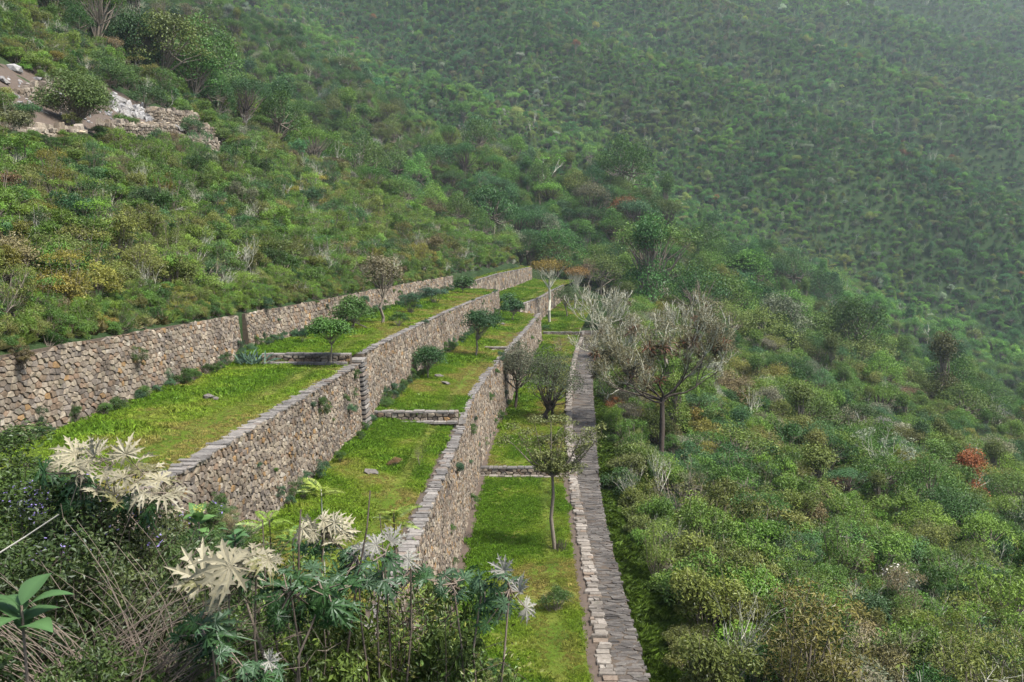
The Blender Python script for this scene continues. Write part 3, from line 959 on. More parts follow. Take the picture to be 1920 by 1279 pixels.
FTREE = [tree_mesh("forest_tree_%d" % i, p, M_DARKBARK if i in (3, 5) else M_BARK) for i, p in enumerate(FT)]
def bare_tree(seed, mat, leaves=200):
    rng = R(seed)
    s, t = grow(rng, (0, 0, -0.3), (rng.normal(0, .1), rng.normal(0, .1), 1), 2.0, 0.12, 4, (2, 3), 0.8, 0.16, 0.72, 3, 0.2)
    TV, TF = tubes([x[:4] for x in s], 3)
    LV, LF, v = tip_leaves(rng, t, max(1, leaves // len(t)), 0.3, 0.16)
    return (LV, LF, v, TV, TF)
BT = [bare_tree(131, M_LICHEN, 300), bare_tree(132, M_PALEBARK, 60), bare_tree(133, M_LICHEN, 900)]
BTREE = [tree_mesh("bare_tree_%d" % i, p, (M_LICHEN, M_PALEBARK, M_LICHEN)[i]) for i, p in enumerate(BT)]

TAKEN = []     # (x, y, r): places kept free for things built one by one
def free(x, y):
    ok = np.ones(len(x), bool)
    for (a, b, r) in TAKEN: ok &= (x - a) ** 2 + (y - b) ** 2 > r * r
    return ok

def jitter_grid(rng, x0, x1, y0, y1, s):
    gx, gy = np.meshgrid(np.arange(x0, x1, s), np.arange(y0, y1, s))
    x = gx.ravel() + rng.uniform(-0.48, 0.48, gx.size) * s; y = gy.ravel() + rng.uniform(-0.48, 0.48, gx.size) * s
    return x, y

def hit(u, v, t0=8.0, t1=900.0, n=6000):
    """where the line of sight through a point of the photograph meets the natural hillside"""
    d = _fw + _rt * (u - 960) / FPX + _up * (639.5 - v) / FPX
    t = np.linspace(t0, t1, n)
    q = d[None] * t[:, None]
    below = q[:, 2] < ground(q[:, 0], q[:, 1])
    i = int(np.argmax(below)) if below.any() else n - 1
    return q[i]

# places kept clear: the ruin on the left spur
RUIN = [(-44, 76, 5), (-40, 70, 5), (-35, 65, 4), (-35.5, 70, 4), (-36.5, 78, 4), (-40, 86, 4.5), (-42, 94, 6), (-42, 102, 6), (-44, 110, 6), (-41, 112, 5)]
LT = [hit(u, v, 20) for (u, v) in ((1240, 846), (1130, 640), (1210, 600), (1160, 700), (1285, 655))]
for p, r in zip(LT, (1.2, 2.5, 3.5, 3.0, 3.0)): TAKEN.append((p[0], p[1], r))
for k in range(1, 5): TAKEN.append((LT[0][0] * (1 - 0.022 * k), LT[0][1] * (1 - 0.022 * k), 1.5))
DT = [hit(u, v, 20) for (u, v) in ((1490, 790), (1560, 830), (1590, 985), (1850, 930), (1405, 985))]
for p in DT: TAKEN.append((p[0], p[1], 1.6))
CB = [(1590, 880, 60, "orange-brown bush below the long bent dead tree", (0.21, 0.09, 0.035)), (1765, 1000, 80, "rust-red bush on the lower right slope", (0.185, 0.08, 0.032)),
      (1352, 958, 44, "bush with orange-yellow leaves left of the grey twiggy tree", (0.34, 0.20, 0.02)), (1690, 960, 70, "golden brown bush left of the rust-red one", (0.20, 0.13, 0.035)),
      (1690, 1130, 110, "bush with whitish flowers and dark leaves at lower right", (0.11, 0.14, 0.085)), (1900, 870, 40, "small rust-red bush at the right picture edge", (0.27, 0.08, 0.03)),
      (1290, 1010, 100, "pale green broad bush just below the walkway", (0.12, 0.165, 0.07))]
CBP = [hit(u, v, 20) for (u, v, *_) in CB]
for p in CBP: TAKEN.append((p[0], p[1], 1.3))
TAKEN += RUIN
for (u, v) in ((60, 250), (110, 252), (160, 254), (215, 256), (260, 258), (310, 258), (370, 258), (390, 280), (410, 283), (40, 180), (90, 178), (70, 160), (100, 170), (80, 200), (105, 200), (100, 225), (20, 160), (50, 150), (230, 225), (200, 235), (180, 200)):
    w_ = hit(u, v)
    for k_ in (0.98, 0.95, 0.92): TAKEN.append((w_[0] * k_, w_[1] * k_, 2.2))

# ------------------------------------------------------------------ shrubs of the slope above the top wall
ORD = ['leftmost', 'second from left', 'third from left', 'fourth from left', 'fifth from left', 'sixth from left', 'seventh from left', 'eighth from left', 'ninth from left', 'tenth from left', 'eleventh from left', 'twelfth from left', 'thirteenth from left', 'fourteenth from left', 'fifteenth from left', 'sixteenth from left', 'seventeenth from left', 'eighteenth from left']
def unique_labels(base, u, idx):
    """things that read alike are told apart by their order across the picture"""
    by = {}
    for i in idx: by.setdefault(base[i], []).append(i)
    out = {}
    for b_, L in by.items():
        L = sorted(L, key=lambda i: u[i])
        for k, i in enumerate(L):
            if len(L) == 1: out[i] = b_
            elif k == len(L) - 1: out[i] = b_ + ", rightmost"
            else: out[i] = b_ + ", " + (ORD + [t + ' from left' for t in 'nineteenth twentieth twenty-first twenty-second twenty-third twenty-fourth twenty-fifth twenty-sixth twenty-seventh twenty-eighth twenty-ninth thirtieth thirty-first thirty-second thirty-third thirty-fourth'.split()])[min(k, 33)]
    return out
def size_word(s, i): 
    return 'large' if s[i] > 1.25 * np.median(s) else ('small' if s[i] < 0.8 * np.median(s) else 'middling')
def where_left(u, v):
    c = "above the near wall end" if u < 210 else "left of the doorway slot" if u < 420 else "above the doorway slot" if u < 540 else "above the round trees" if u < 690 else "near the tall pale tree"
    wt = 660 - u * 0.165
    h = wt - v
    return c + (", at the wall head" if h < 60 else ", low on the slope" if h < 150 else ", mid slope" if h < 260 else ", high on the slope")
def where_right(u, v):
    c = "at the bottom edge" if v > 1120 else "level with the forked tree" if v > 930 else "level with the big lichen tree" if v > 760 else "by the far lichen trees"
    return c + (", near the walkway" if u < 1320 else ", mid slope" if u < 1600 else ", far right")
def where_wood(u, v):
    return ("behind the left spur" if u < 700 else "above the far terraces" if u < 1000 else "right of the far terraces" if u < 1250 else "centre right" if u < 1600 else "far right") + (", high up" if v < 250 else ", midway" if v < 430 else ", low in the gully")

def individuals(name, cat, group, labels, protos, P, scl, rz, tint, kind_idx, pidx, order, nmax, used, where, noun):
    k = 0
    u, v, d = project(P); s = scl[:, 0] / 1.0
    lab = unique_labels({i: size_word(s, i) + " " + labels[kind_idx[i]] + " " + noun + " " + where(u[i], v[i]) for i in order[:nmax]}, u, order[:nmax])
    for i in order:
        if k >= nmax: break
        used[i] = True
        link(name, protos[pidx[i]], loc=P[i], rot=(0, 0, rz[i]), scale=scl[i], label=lab[i], category=cat, group=group, tint=tint[i])
        k += 1

SH_NAMES = ['dark', 'mid', 'bright', 'blue', 'olive', 'grey', 'brown', 'yellow']
SH_WORD = {'dark': 'dark green', 'mid': 'mid-green', 'bright': 'bright green', 'blue': 'bluish green', 'olive': 'olive green', 'grey': 'greyish twiggy', 'brown': 'brownish', 'yellow': 'yellow-green', 'rust': 'rust-red', 'pale': 'pale grey'}
def slope_left():
    rng = R(201)
    x, y = jitter_grid(rng, -110, 0, 6, 190, 1.12)
    d = x4(y) - 0.35 - x
    keep = (d > 0.35) & (free(x, y) | (rng.random(len(x)) < 0.025))
    x, y, d = x[keep], y[keep], d[keep]
    far = np.clip((y - 60) / 80, 0, 1)
    keep = rng.random(len(x)) > 0.6 * far
    x, y, d, far = x[keep], y[keep], d[keep], far[keep]
    P = np.stack([x, y, ground(x, y) - 0.1], 1)
    keep = in_view(P, 90, 100); P, d, far = P[keep], d[keep], far[keep]
    keep = seen(P, np.full(len(P), 2.5)); P, d, far = P[keep], d[keep], far[keep]
    n = len(P)
    s = rng.uniform(0.6, 1.2, n) * (1 + 0.9 * far) * np.clip(0.45 + d * 0.22, 0.45, 1.0)
    scl = np.stack([s * rng.uniform(.85, 1.2, n), s * rng.uniform(.85, 1.2, n), s * rng.uniform(0.75, 1.3, n)], 1)
    tint, kk = pick_tints(rng, n, SH_NAMES, [1.6, 3.2, 3.2, 0.9, 2.4, 0.5, 0.3, 0.35], P[:, 0], P[:, 1], 7)
    tint = tint * (0.66 + 0.66 * fbm(P[:, 0] + 70, P[:, 1], 6, 3))[:, None]
    protos = SHRUB + TWIG
    pidx = rng.integers(0, 6, n)
    tw = (rng.random(n) < 0.08) | ((kk == 5) & (rng.random(n) < 0.5))
    pidx = np.where(tw, 6 + rng.integers(0, 3, n), pidx)
    rz = rng.uniform(0, 6.28, n)
    u, v, dd = project(P)
    size = s / dd
    used = np.zeros(n, bool)
    inside = (u > 10) & (u < 1910) & (v > 10) & (v < 1000)
    order = [i for i in np.argsort(-size * inside) if inside[i]]
    labels = [SH_WORD[q] for q in SH_NAMES]
    individuals("shrub", "shrub", "shrubs on the slope above the top wall", labels, protos, P, scl, rz, tint, kk, pidx, order, 170, used, where_left, "shrub")
    q = ~used
    rot = np.stack([rng.normal(0, .1, n), rng.normal(0, .1, n), rz], 1)
    scatter("shrubbery", "dense mixed shrubs covering the slope above the top wall", protos, P[q], rot[q], scl[q], tint[q], pidx[q], [M_LEAF])
    # low bushes crowding and overhanging the wall head
    yy = rng.uniform(9, 112, 1300); dd = rng.uniform(-0.15, 1.6, 1300) ** 1.0
    xx = x4(yy) - 0.55 - dd; Ph = np.stack([xx, yy, ground(np.minimum(xx, x4(yy) - 0.36), yy) - 0.05], 1); kq = in_view(Ph, 40); Ph = Ph[kq]; m = len(Ph)
    sh = rng.uniform(0.22, 0.5, m); th, _ = pick_tints(rng, m, ['dark', 'mid', 'bright', 'olive', 'yellow'], [1.5, 2.5, 2, 2, .8], Ph[:, 0], Ph[:, 1], 4)
    scatter("low_bushes", "low green bushes crowding the head of the top wall", SHRUB, Ph, np.stack([rng.normal(0, .2, m), rng.normal(0.2, .2, m), rng.uniform(0, 6.28, m)], 1), np.stack([sh, sh, sh * rng.uniform(.7, 1.2, m)], 1), th, rng.integers(0, 6, m), [M_LEAF])
    # fringe of dry and green grass along the head of the wall
    yy = rng.uniform(9, 112, 1700); dd = rng.exponential(0.5, 1700)
    xx = x4(yy) - 0.38 - 0.12 * 2 - dd
    Pg = np.stack([xx, yy, ground(xx, yy) - 0.03], 1); keep = in_view(Pg); Pg = Pg[keep]; n = len(Pg)
    t = np.where((fbm(Pg[:, 0], Pg[:, 1], 5, 2) > 0.60)[:, None], (0.17, 0.155, 0.070), (0.105, 0.145, 0.032)) * rng.uniform(0.7, 1.3, (n, 1))
    s = rng.uniform(0.35, 0.85, n)
    scatter("grass_fringe", "fringe of dry and green grass hanging over the top wall", TUFT_TALL, Pg,
            np.stack([rng.normal(0, .25, n), rng.normal(0.25, .25, n), rng.uniform(0, 6.28, n)], 1), np.stack([s, s, s], 1), t, rng.integers(0, len(TUFT_TALL), n), [M_LEAF])

def tuft_mesh(name, seed, n, h, r, w):
    rng = R(seed); V = []; 
    a = rng.uniform(0, 6.28, n); q = r * np.sqrt(rng.random(n))
    b = np.stack([q * np.cos(a), q * np.sin(a), np.full(n, -0.02)], 1)
    az = rng.uniform(0, 6.28, n); hh = h * rng.uniform(0.5, 1.2, n); lean = rng.uniform(0.1, 0.9, n)
    dirn = np.stack([np.cos(az), np.sin(az), np.zeros(n)], 1)
    side = np.stack([-np.sin(az), np.cos(az), np.zeros(n)], 1) * w
    m = b + dirn * (hh * lean * 0.3)[:, None] + np.array([0, 0, 1]) * (hh * 0.6)[:, None]
    t = b + dirn * (hh * lean)[:, None] + np.array([0, 0, 1]) * (hh * (1 - 0.25 * lean))[:, None]
    V = np.stack([b - side, b + side, m + side * 0.8, t, m - side * 0.8], 1).reshape(-1, 3)
    F = np.arange(n * 5).reshape(n, 5)
    return mesh_from(name, V, F, [M_LEAF], attrs={"v": np.repeat(rng.random(n), 5)})
TUFT = [tuft_mesh("grass_tuft_%d" % i, 300 + i, 26, 0.13, 0.16, 0.010) for i in range(4)]
TUFT_TALL = [tuft_mesh("tall_tuft_%d" % i, 310 + i, 80, 0.45, 0.18, 0.0055) for i in range(3)]

slope_left()
def ruin_front():
    rng = R(215); u = rng.uniform(-20, 420, 150); v = 258 + np.clip(u - 250, 0, 200) * 0.16 + rng.uniform(3, 26, 150)
    P = np.array([hit(a, b, 40, 160, 900) for a, b in zip(u, v)]); n = len(P); s = rng.uniform(0.35, 0.7, n)
    t, _ = pick_tints(rng, n, ['dark', 'mid', 'bright', 'olive', 'brown'], [1.5, 2.5, 2, 2, .6], P[:, 0], P[:, 1], 4)
    scatter("low_bushes", "low bushes in front of the ruin walls", SHRUB, P - [0, 0, 0.1], np.stack([np.zeros(n), np.zeros(n), rng.uniform(0, 6.28, n)], 1), np.stack([s, s, s * .75], 1), t, rng.integers(0, 6, n), [M_LEAF])
ruin_front()

# ------------------------------------------------------------------ grass on the terraces
def grass():
    rng = R(220)
    Ps = []; 
    for (xa, xb, za, zb, y0, y1) in TER:
        a = max(y0, 16)
        n = int((min(y1, 60) - a) * 5 * 62) if a < 60 else 0
        ys = [rng.uniform(a, min(y1, 60), n)] if n > 0 else []
        if y1 > 60: ys.append(rng.uniform(max(y0, 60), y1, int((y1 - max(y0, 60)) * 5 * 26)))
        y = np.concatenate(ys)
        t = rng.random(len(y))
        x = xa(y) * (1 - t) + xb(y) * t
        w = np.clip(np.minimum(t, 1 - t) * 8, 0, 1)
        z = za(y) * (1 - t) + zb(y) * t + 0.2 * (fbm(x, y, 2.2, 4) - 0.5) * (0.35 + 0.65 * w)
        Ps.append(np.stack([x, y, z, t], 1))
    P = np.concatenate(Ps); T = P[:, 3]; P = P[:, :3]
    k = in_view(P, 30); P = P[k]; T = T[k]
    x, y = P[:, 0], P[:, 1]; n = len(P)
    f = fbm(x, y * 0.7, 3.2, 4); g = fbm(x + 50, y, 1.1, 3)
    # greenest against the wall foot, yellower and trodden towards the outer edge
    q = np.clip((f - 0.5) * 3.4 + (T - 0.35) * 0.75 + 0.28 + (g - 0.5) * 1.1, 0, 1)[:, None]
    green = np.array([0.120, 0.225, 0.022]); lime = np.array([0.215, 0.310, 0.036]); straw = np.array([0.31, 0.275, 0.085])
    c = np.where(q < 0.55, green + (lime - green) * (q / 0.55), lime + (straw - lime) * ((q - 0.55) / 0.45))
    c = c * rng.uniform(0.75, 1.25, (n, 1))
    trod = np.exp(-((T - 0.78) / 0.07) ** 2)[:, None]
    c = c * (1 - 0.5 * trod) + np.array([0.22, 0.20, 0.07]) * 0.5 * trod
    bare = (fbm(x - 80, y + 30, 1.6, 3) > 0.70) | ((trod[:, 0] > 0.7) & (g > 0.55))
    kp = ~bare | (rng.random(n) < 0.25)
    foot = np.exp(-T / 0.05)
    s = rng.uniform(0.55, 1.2, n) * (1 - 0.5 * trod[:, 0]) * (1 + 0.35 * foot) * (0.8 + 0.7 * np.clip((fbm(x, y, 1.3, 2) - 0.58) * 6, 0, 1)) * np.where(y > 60, 1.35, 0.85) * (0.7 + 0.5 * (1 - q[:, 0]))
    scatter("grass", "short bright green grass growing on the terraces", TUFT, P[kp],
            np.stack([rng.normal(0, .15, n), rng.normal(0, .15, n), rng.uniform(0, 6.28, n)], 1)[kp], np.stack([s * 1.1, s * 1.1, s], 1)[kp], c[kp], rng.integers(0, 4, n)[kp], [M_LEAF])
grass()

# ------------------------------------------------------------------ right-hand slope below the walkway, and the far wood
RT_NAMES = ['dark', 'mid', 'rust', 'blue', 'bright', 'pale', 'olive', 'yellow', 'grey', 'brown']
def slope_right():
    rng = R(230)
    x, y = jitter_grid(rng, 3, 120, 12, 200, 1.5)
    e = x - xp(y)
    lim = 1.05 + 0.7 * vnoise(x, y, 5) + np.where(y > 60, -0.6, 0)
    keep = (e > lim) & free(x, y); x, y, e = x[keep], y[keep], e[keep]
    dist = np.hypot(x, y)
    dens = np.clip(1.35 - dist / 120, 0.28, 1)
    keep = rng.random(len(x)) < dens; x, y, e, dist = x[keep], y[keep], e[keep], dist[keep]
    P = np.stack([x, y, ground(x, y) - 0.12], 1)
    k = in_view(P, 110, 60); P, e, dist = P[k], e[k], dist[k]
    k = seen(P, np.full(len(P), 3.5)); P, e, dist = P[k], e[k], dist[k]
    n = len(P)
    tree = (dist > 62) & (rng.random(n) < np.clip((dist - 55) / 60, 0, 0.92)) & (e > 3)
    s = rng.uniform(0.85, 1.9, n) * np.clip(0.55 + e * 0.14, 0.55, 1.0)
    s = np.where(tree, rng.uniform(0.55, 1.05, n), s)
    scl = np.stack([s * rng.uniform(.85, 1.2, n), s * rng.uniform(.85, 1.2, n), s * rng.uniform(0.8, 1.25, n)], 1)
    tint, kk = pick_tints(rng, n, RT_NAMES, [1.2, 2.8, 0.07, 0.9, 2.4, 0.25, 3.0, 0.5, 0.9, 0.6], P[:, 0], P[:, 1], 10)
    protos = SHRUB + TWIG + FTREEN + BTREE          # 0-5, 6-8, 9-14, 15-17
    ps = rng.integers(0, 6, n); ps = np.where(rng.random(n) < 0.09, 6 + rng.integers(0, 3, n), ps)
    pt = 9 + rng.integers(0, 6, n); pt = np.where(rng.random(n) < 0.10, 15 + rng.integers(0, 3, n), pt)
    pidx = np.where(tree, pt, ps)
    rz = rng.uniform(0, 6.28, n)
    u, v, dd = project(P)
    size = s * np.where(tree, 2.2, 1.0) / dd
    inside = (u > 5) & (u < 1915) & (v > 5) & (v < 1290)
    used = np.zeros(n, bool)
    labels = [SH_WORD[q] for q in RT_NAMES]
    order = [i for i in np.argsort(-size) if inside[i] and not tree[i]]
    individuals("bush", "bush", "bushes on the slope below the walkway", labels, protos, P, scl, rz, tint, kk, pidx, order, 170, used, where_right, "bush")
    order = [i for i in np.argsort(-size) if inside[i] and tree[i]][:110]
    lab = unique_labels({i: ("bare grey" if pidx[i] >= 15 else SH_WORD[RT_NAMES[kk[i]]]) + " tree " + where_right(u[i], v[i]) for i in order}, u, order)
    for i in order:
        used[i] = True
        j = pidx[i] - 9
        root = link("tree", None, loc=P[i], rot=(0, 0, rz[i]), scale=scl[i], category="tree", group="trees on the spur below the walkway", label=lab[i])
        cm, tm = SPLIT[j]
        link("crown", cm, root, tint=tint[i]); link("trunk", tm, root)
    q = ~used
    rot = np.stack([rng.normal(0, .08, n), rng.normal(0, .08, n), rz], 1)
    scatter("undergrowth", "dense bushes and low trees covering the slope below the walkway", protos, P[q], rot[q], scl[q], tint[q], pidx[q], [M_LEAF])
    # low green cover on the strip right below the walkway
    yy = 16 + 94 * rng.random(13000) ** 1.5; ee = rng.uniform(0.15, 3.2, 13000); xx = xp(yy) + ee
    Pg = np.stack([xx, yy, ground(xx, yy) - 0.02], 1); k = in_view(Pg, 30); Pg = Pg[k]; n = len(Pg)
    t = np.array([0.075, 0.125, 0.018]) * rng.uniform(0.6, 1.4, (n, 1)); s = rng.uniform(0.3, 0.65, n)
    scatter("ground_cover", "dark green grass below the walkway edge", TUFT_TALL, Pg, np.stack([rng.normal(0, .3, n), rng.normal(0, .3, n), rng.uniform(0, 6.28, n)], 1),
            np.stack([s * 1.4, s * 1.4, s * .7], 1), t, rng.integers(0, 3, n), [M_LEAF])

SPLIT = []
for i, (LV, LF, v, TV, TF) in enumerate(FTN + BT):
    SPLIT.append((mesh_from("crown", LV, LF, [M_LEAF], attrs={"v": v}),
                  mesh_from("trunk", TV, TF, [M_LICHEN if i in (6, 8) else (M_PALEBARK if i == 7 else M_BARK)], smooth=True)))
slope_right()

FO_NAMES = ['blue', 'dark', 'rust', 'mid', 'bright', 'pale', 'olive', 'yellow', 'grey', 'brown']
def forest():
    rng = R(240)
    xs = []; ys = []
    for (y0, y1, s) in ((118, 330, 3.3), (330, 560, 2.6), (560, 900, 3.1), (900, 1500, 4.2)):
        a, b = jitter_grid(rng, -0.75 * y1 - 20, 0.72 * y1 + 20, y0, y1, s); xs.append(a); ys.append(b)
    x = np.concatenate(xs); y = np.concatenate(ys)
    band = (x > x4(y) - 2.0) & (x < xp(y) + 3.0) & (y < BAND_END + 4)
    left_spur = (x < x4(y)) & (y < 205 + 1.2 * x - 15)
    right_spur = (x > xp(y)) & (y < 150)
    k = ~band & ~left_spur & ~right_spur & free(x, y); x, y = x[k], y[k]
    P = np.stack([x, y, ground(x, y) - 0.3], 1)
    k = in_view(P, 120, 30); P = P[k]
    k = seen(P, np.full(len(P), 6.5), 2.0, 40); P = P[k]
    n = len(P); x, y = P[:, 0], P[:, 1]
    gul = np.clip(1 - np.abs(far_slope(x, y) - P[:, 2]) / 6, 0, 1)
    s = rng.uniform(0.5, 1.0, n) * np.interp(y, [150, 260, 340, 420, 800, 1500], [1.5, 1.45, 1.1, 0.82, 0.9, 1.25])
    s *= np.where(rng.random(n) < 0.06, 1.45, 1.0)
    tint, kk = pick_tints(rng, n, FO_NAMES, [1.6, 2.2, 0.018, 3.0, 1.8, 0.12, 1.9, 0.25, 0.3, 0.3], x, y, 70)
    tint = tint * np.where((y > 345)[:, None], (1.0, 1.2, 1.12), (0.9, 1.0, 0.98)) * np.interp(y, [200, 330, 380], [0.88, 0.92, 1.0])[:, None] * (0.62 + 0.76 * fbm(x + 300, y, 48, 4))[:, None] * np.where(rng.random((n, 1)) < 0.12, 1.3, 1.0)  # trees past the near wood: paler, cooler tint, distance haze put into leaf colour
    s = s * (0.72 + 0.5 * vnoise(x, y, 33)) * np.exp(rng.normal(0, 0.22, n))
    scl = np.stack([s * rng.uniform(.8, 1.3, n), s * rng.uniform(.8, 1.3, n), s * rng.uniform(0.75, 1.6, n)], 1)
    pidx = rng.integers(0, 6, n); pidx = np.where(rng.random(n) < 0.035, 6 + rng.integers(0, 3, n), pidx)
    close = (pidx < 6) & (y < 345)
    rz = rng.uniform(0, 6.28, n)
    u, v, d = project(P)
    inside = (u > 5) & (u < 1915) & (v > 5)
    used = np.zeros(n, bool)
    order = [i for i in np.argsort(-s / d) if inside[i]][:120]
    lab = unique_labels({i: ("bare grey" if pidx[i] >= 6 else SH_WORD[FO_NAMES[kk[i]]]) + " forest tree " + where_wood(u[i], v[i]) for i in order}, u, order)
    for i in order:
        used[i] = True
        root = link("tree", None, loc=P[i], rot=(0, 0, rz[i]), scale=scl[i], category="tree", group="nearest trees of the wood behind the terraces", label=lab[i])
        cm, tm = SPLIT[pidx[i]]
        link("crown", cm, root, tint=tint[i]); link("trunk", tm, root)
    q = ~used
    scatter("forest", "dense green cloud forest covering the far mountainside", FTREE + BTREE + FTREEN, P[q],
            np.stack([rng.normal(0, .06, n), rng.normal(0, .06, n), rz], 1)[q], scl[q], tint[q], np.where(close, pidx + 9, pidx)[q], [M_LEAF])
    return n
forest()

# ------------------------------------------------------------------ things placed on the ground one by one
def on_z(u, v, z):
    d = _fw + _rt * (u - 960) / FPX + _up * (639.5 - v) / FPX
    return d * z / d[2]
def px(p):
    """photograph pixels per metre at a point"""
    return FPX / float(np.asarray(p) @ _fw)

def leafy_tree(label, base, h, w, seed, tint, style='dome', n=3000, leaf=0.12, nl=26, bark=M_BARK, trunk=0.42, lean=(0, 0), group=None, name="tree", spread=1.0, stems=1):
    """small tree with a clear stem, limbs to every leaf lump"""
    rng = R(seed); w = w * 1.22; h = h * 1.05
    root = link(name, None, loc=base, label=label, category="tree", group=group)
    ct = h * trunk; c = []; r = []
    for i in range(nl):
        a = rng.uniform(0, 6.283); q = math.sqrt(rng.random())
        if style == 'umbrella': hz = ct + (h - ct) * (0.28 + 0.5 * math.sqrt(1 - q * q * 0.98) * rng.uniform(0.5, 1.05))
        elif style == 'flat': hz = h * (0.88 + rng.uniform(-0.05, 0.06) - 0.06 * q)
        elif style == 'ball': hz = ct + (h - ct) * (0.45 + 0.42 * math.sqrt(1 - q * q * 0.98) * rng.uniform(-0.9, 1.0))
        else: hz = ct + (h - ct) * (0.12 + 0.70 * math.sqrt(1 - q * q * 0.98) * rng.uniform(0.3, 1.05))
        c.append((lean[0] + q * w * 0.36 * math.cos(a), lean[1] + q * w * 0.36 * math.sin(a), hz)); r.append(rng.uniform(0.13, 0.23) * w * spread)
    LV, LF, v = lump_leaves(rng, c, r, int(n * 1.5), leaf, 0.5, 0.7, 0.5, 0.8, -0.5)
    link("crown", mesh_from("crown", LV, LF, [M_LEAF], attrs={"v": v}), root, tint=tint)
    segs = []
    for sidx in range(stems):
        b0 = np.array([0.25 * sidx * rng.normal(), 0.25 * sidx * rng.normal(), -0.25])
        p = b0; k = 4
        top = np.array([lean[0] * 0.5 + rng.normal(0, .05) * h * (stems > 1), lean[1] * 0.5 + rng.normal(0, .05) * h * (stems > 1), ct])
        nodes = []
        for i in range(k):
            q = b0 + (top - b0) * (i + 1) / k + rng.normal(size=3) * [0.02 * h, 0.02 * h, 0] * (i < k - 1)
            segs.append((p, q, h * (0.024 - 0.009 * i / k), h * (0.024 - 0.009 * (i + 1) / k))); p = q; nodes.append(q)
        for j, cc in enumerate(c):
            if j % stems != sidx: continue
            s0 = nodes[-1] if rng.random() < 0.6 else nodes[-2]
            cc = np.array(cc)
            m = s0 + (cc - s0) * 0.5 + rng.normal(size=3) * 0.03 * h + [0, 0, -0.02 * h]
            segs += [(s0, m, h * 0.008, h * 0.005), (m, cc, h * 0.005, h * 0.002)]
            for kk in range(2):
                segs.append((m, m + (cc - m) * 0.7 + rng.normal(size=3) * 0.06 * w, h * 0.003, h * 0.001))
    V, F = tubes(segs, 5)
    link("trunk", mesh_from("trunk", V, F, [bark], smooth=True), root)
    return root

G_T = "small trees on the terraces"
# upper terrace
b = on_z(620, 668, -4.08); leafy_tree("round bright green tree on the upper terrace just behind the stone step", b, 70 / px(b), 76 / px(b), 401, (0.072, 0.155, 0.032), 'umbrella', 3200, 0.10, group=G_T)
b = on_z(664, 616, -4.05); leafy_tree("broad green bushy tree on the upper terrace behind the round bright one", b, 62 / px(b), 74 / px(b), 402, (0.068, 0.135, 0.032), 'dome', 3000, 0.12, trunk=0.2, stems=3, group=G_T)
b = on_z(717, 606, -4.02); leafy_tree("tall pale thin-leaved tree with straight trunk against the top wall", b, 134 / px(b), 78 / px(b), 403, (0.185, 0.165, 0.10), 'dome', 2600, 0.13, trunk=0.45, nl=34, bark=M_BARK, group=G_T)
b = on_z(868, 549, -3.95); leafy_tree("dark round tree at the far end of the upper terrace", b, 36 / px(b), 42 / px(b), 404, (0.055, 0.11, 0.035), 'dome', 1800, 0.2, trunk=0.2, group=G_T)
# middle terrace
b = on_z(803, 710, -7.1); leafy_tree("dark bushy tree with short stem beside rocks on the middle terrace", b, 62 / px(b), 66 / px(b), 405, (0.042, 0.10, 0.030), 'dome', 3200, 0.10, trunk=0.3, group=G_T)
b = on_z(893, 668, -7.2); leafy_tree("dark umbrella-shaped tree with clear trunk on the middle terrace", b, 86 / px(b), 72 / px(b), 406, (0.036, 0.085, 0.028), 'umbrella', 3600, 0.13, trunk=0.45, lean=(0.35, 0), group=G_T)
b = on_z(962, 600, -7.0); leafy_tree("small dark tree near the far end of the middle terrace", b, 40 / px(b), 40 / px(b), 407, (0.042, 0.10, 0.032), 'dome', 1800, 0.2, trunk=0.3, group=G_T)
b = at_y(952, 588, 124); leafy_tree("bushy dark tree tucked at the jog of the far walls", b, 40 / px(b), 34 / px(b), 408, (0.05, 0.115, 0.035), 'ball', 1500, 0.2, trunk=0.15, group=G_T)
b = on_z(985, 536, -4.9); 
b = at_y(930, 500, 172); leafy_tree("thin tree with pale trunk on the topmost far terrace", b, 50 / px(b), 40 / px(b), 409, (0.06, 0.11, 0.04), 'dome', 1200, 0.24, trunk=0.65, bark=M_LICHEN, group=G_T)
# lowest terrace, far end
b = at_y(1030, 600, 131); leafy_tree("tall slim tree with flat orange-yellow crown before the far walls", b, 113 / px(b), 66 / px(b), 410, (0.20, 0.15, 0.035), 'flat', 1500, 0.2, trunk=0.66, nl=22, bark=M_LICHEN, group=G_T)
b = at_y(1062, 594, 140); leafy_tree("grey-green tree with dark trunk at the end of the lowest terrace", b, 60 / px(b), 54 / px(b), 411, (0.085, 0.125, 0.05), 'dome', 1800, 0.2, trunk=0.4, group=G_T)
b = at_y(1078, 580, 152); leafy_tree("orange-tinged tree behind the end of the lowest terrace", b, 78 / px(b), 50 / px(b), 412, (0.20, 0.125, 0.045), 'flat', 1300, 0.2, trunk=0.55, bark=M_LICHEN, group=G_T)
b = at_y(1104, 548, 168); leafy_tree("thin brownish tree standing in the dark gully beyond the walkway", b, 62 / px(b), 32 / px(b), 413, (0.14, 0.105, 0.07), 'dome', 800, 0.22, trunk=0.5, group=G_T)

# lowest terrace: grey-leaved pair below the tall wall
b = on_z(965, 772, -11.5); leafy_tree("grey-leaved tree leaning away from the foot of the tall wall", b, 132 / px(b), 100 / px(b), 414, (0.105, 0.115, 0.070), 'dome', 4200, 0.13, trunk=0.42, nl=34, lean=(0.5, 0.2), bark=M_DARKBARK, group=G_T)
b = on_z(1025, 792, -11.55); leafy_tree("bushy several-stemmed tree beside the walkway, grey-green crown", b, 150 / px(b), 120 / px(b), 415, (0.085, 0.105, 0.055), 'dome', 5200, 0.12, trunk=0.22, nl=40, lean=(0.3, 0), stems=4, bark=M_DARKBARK, group=G_T)

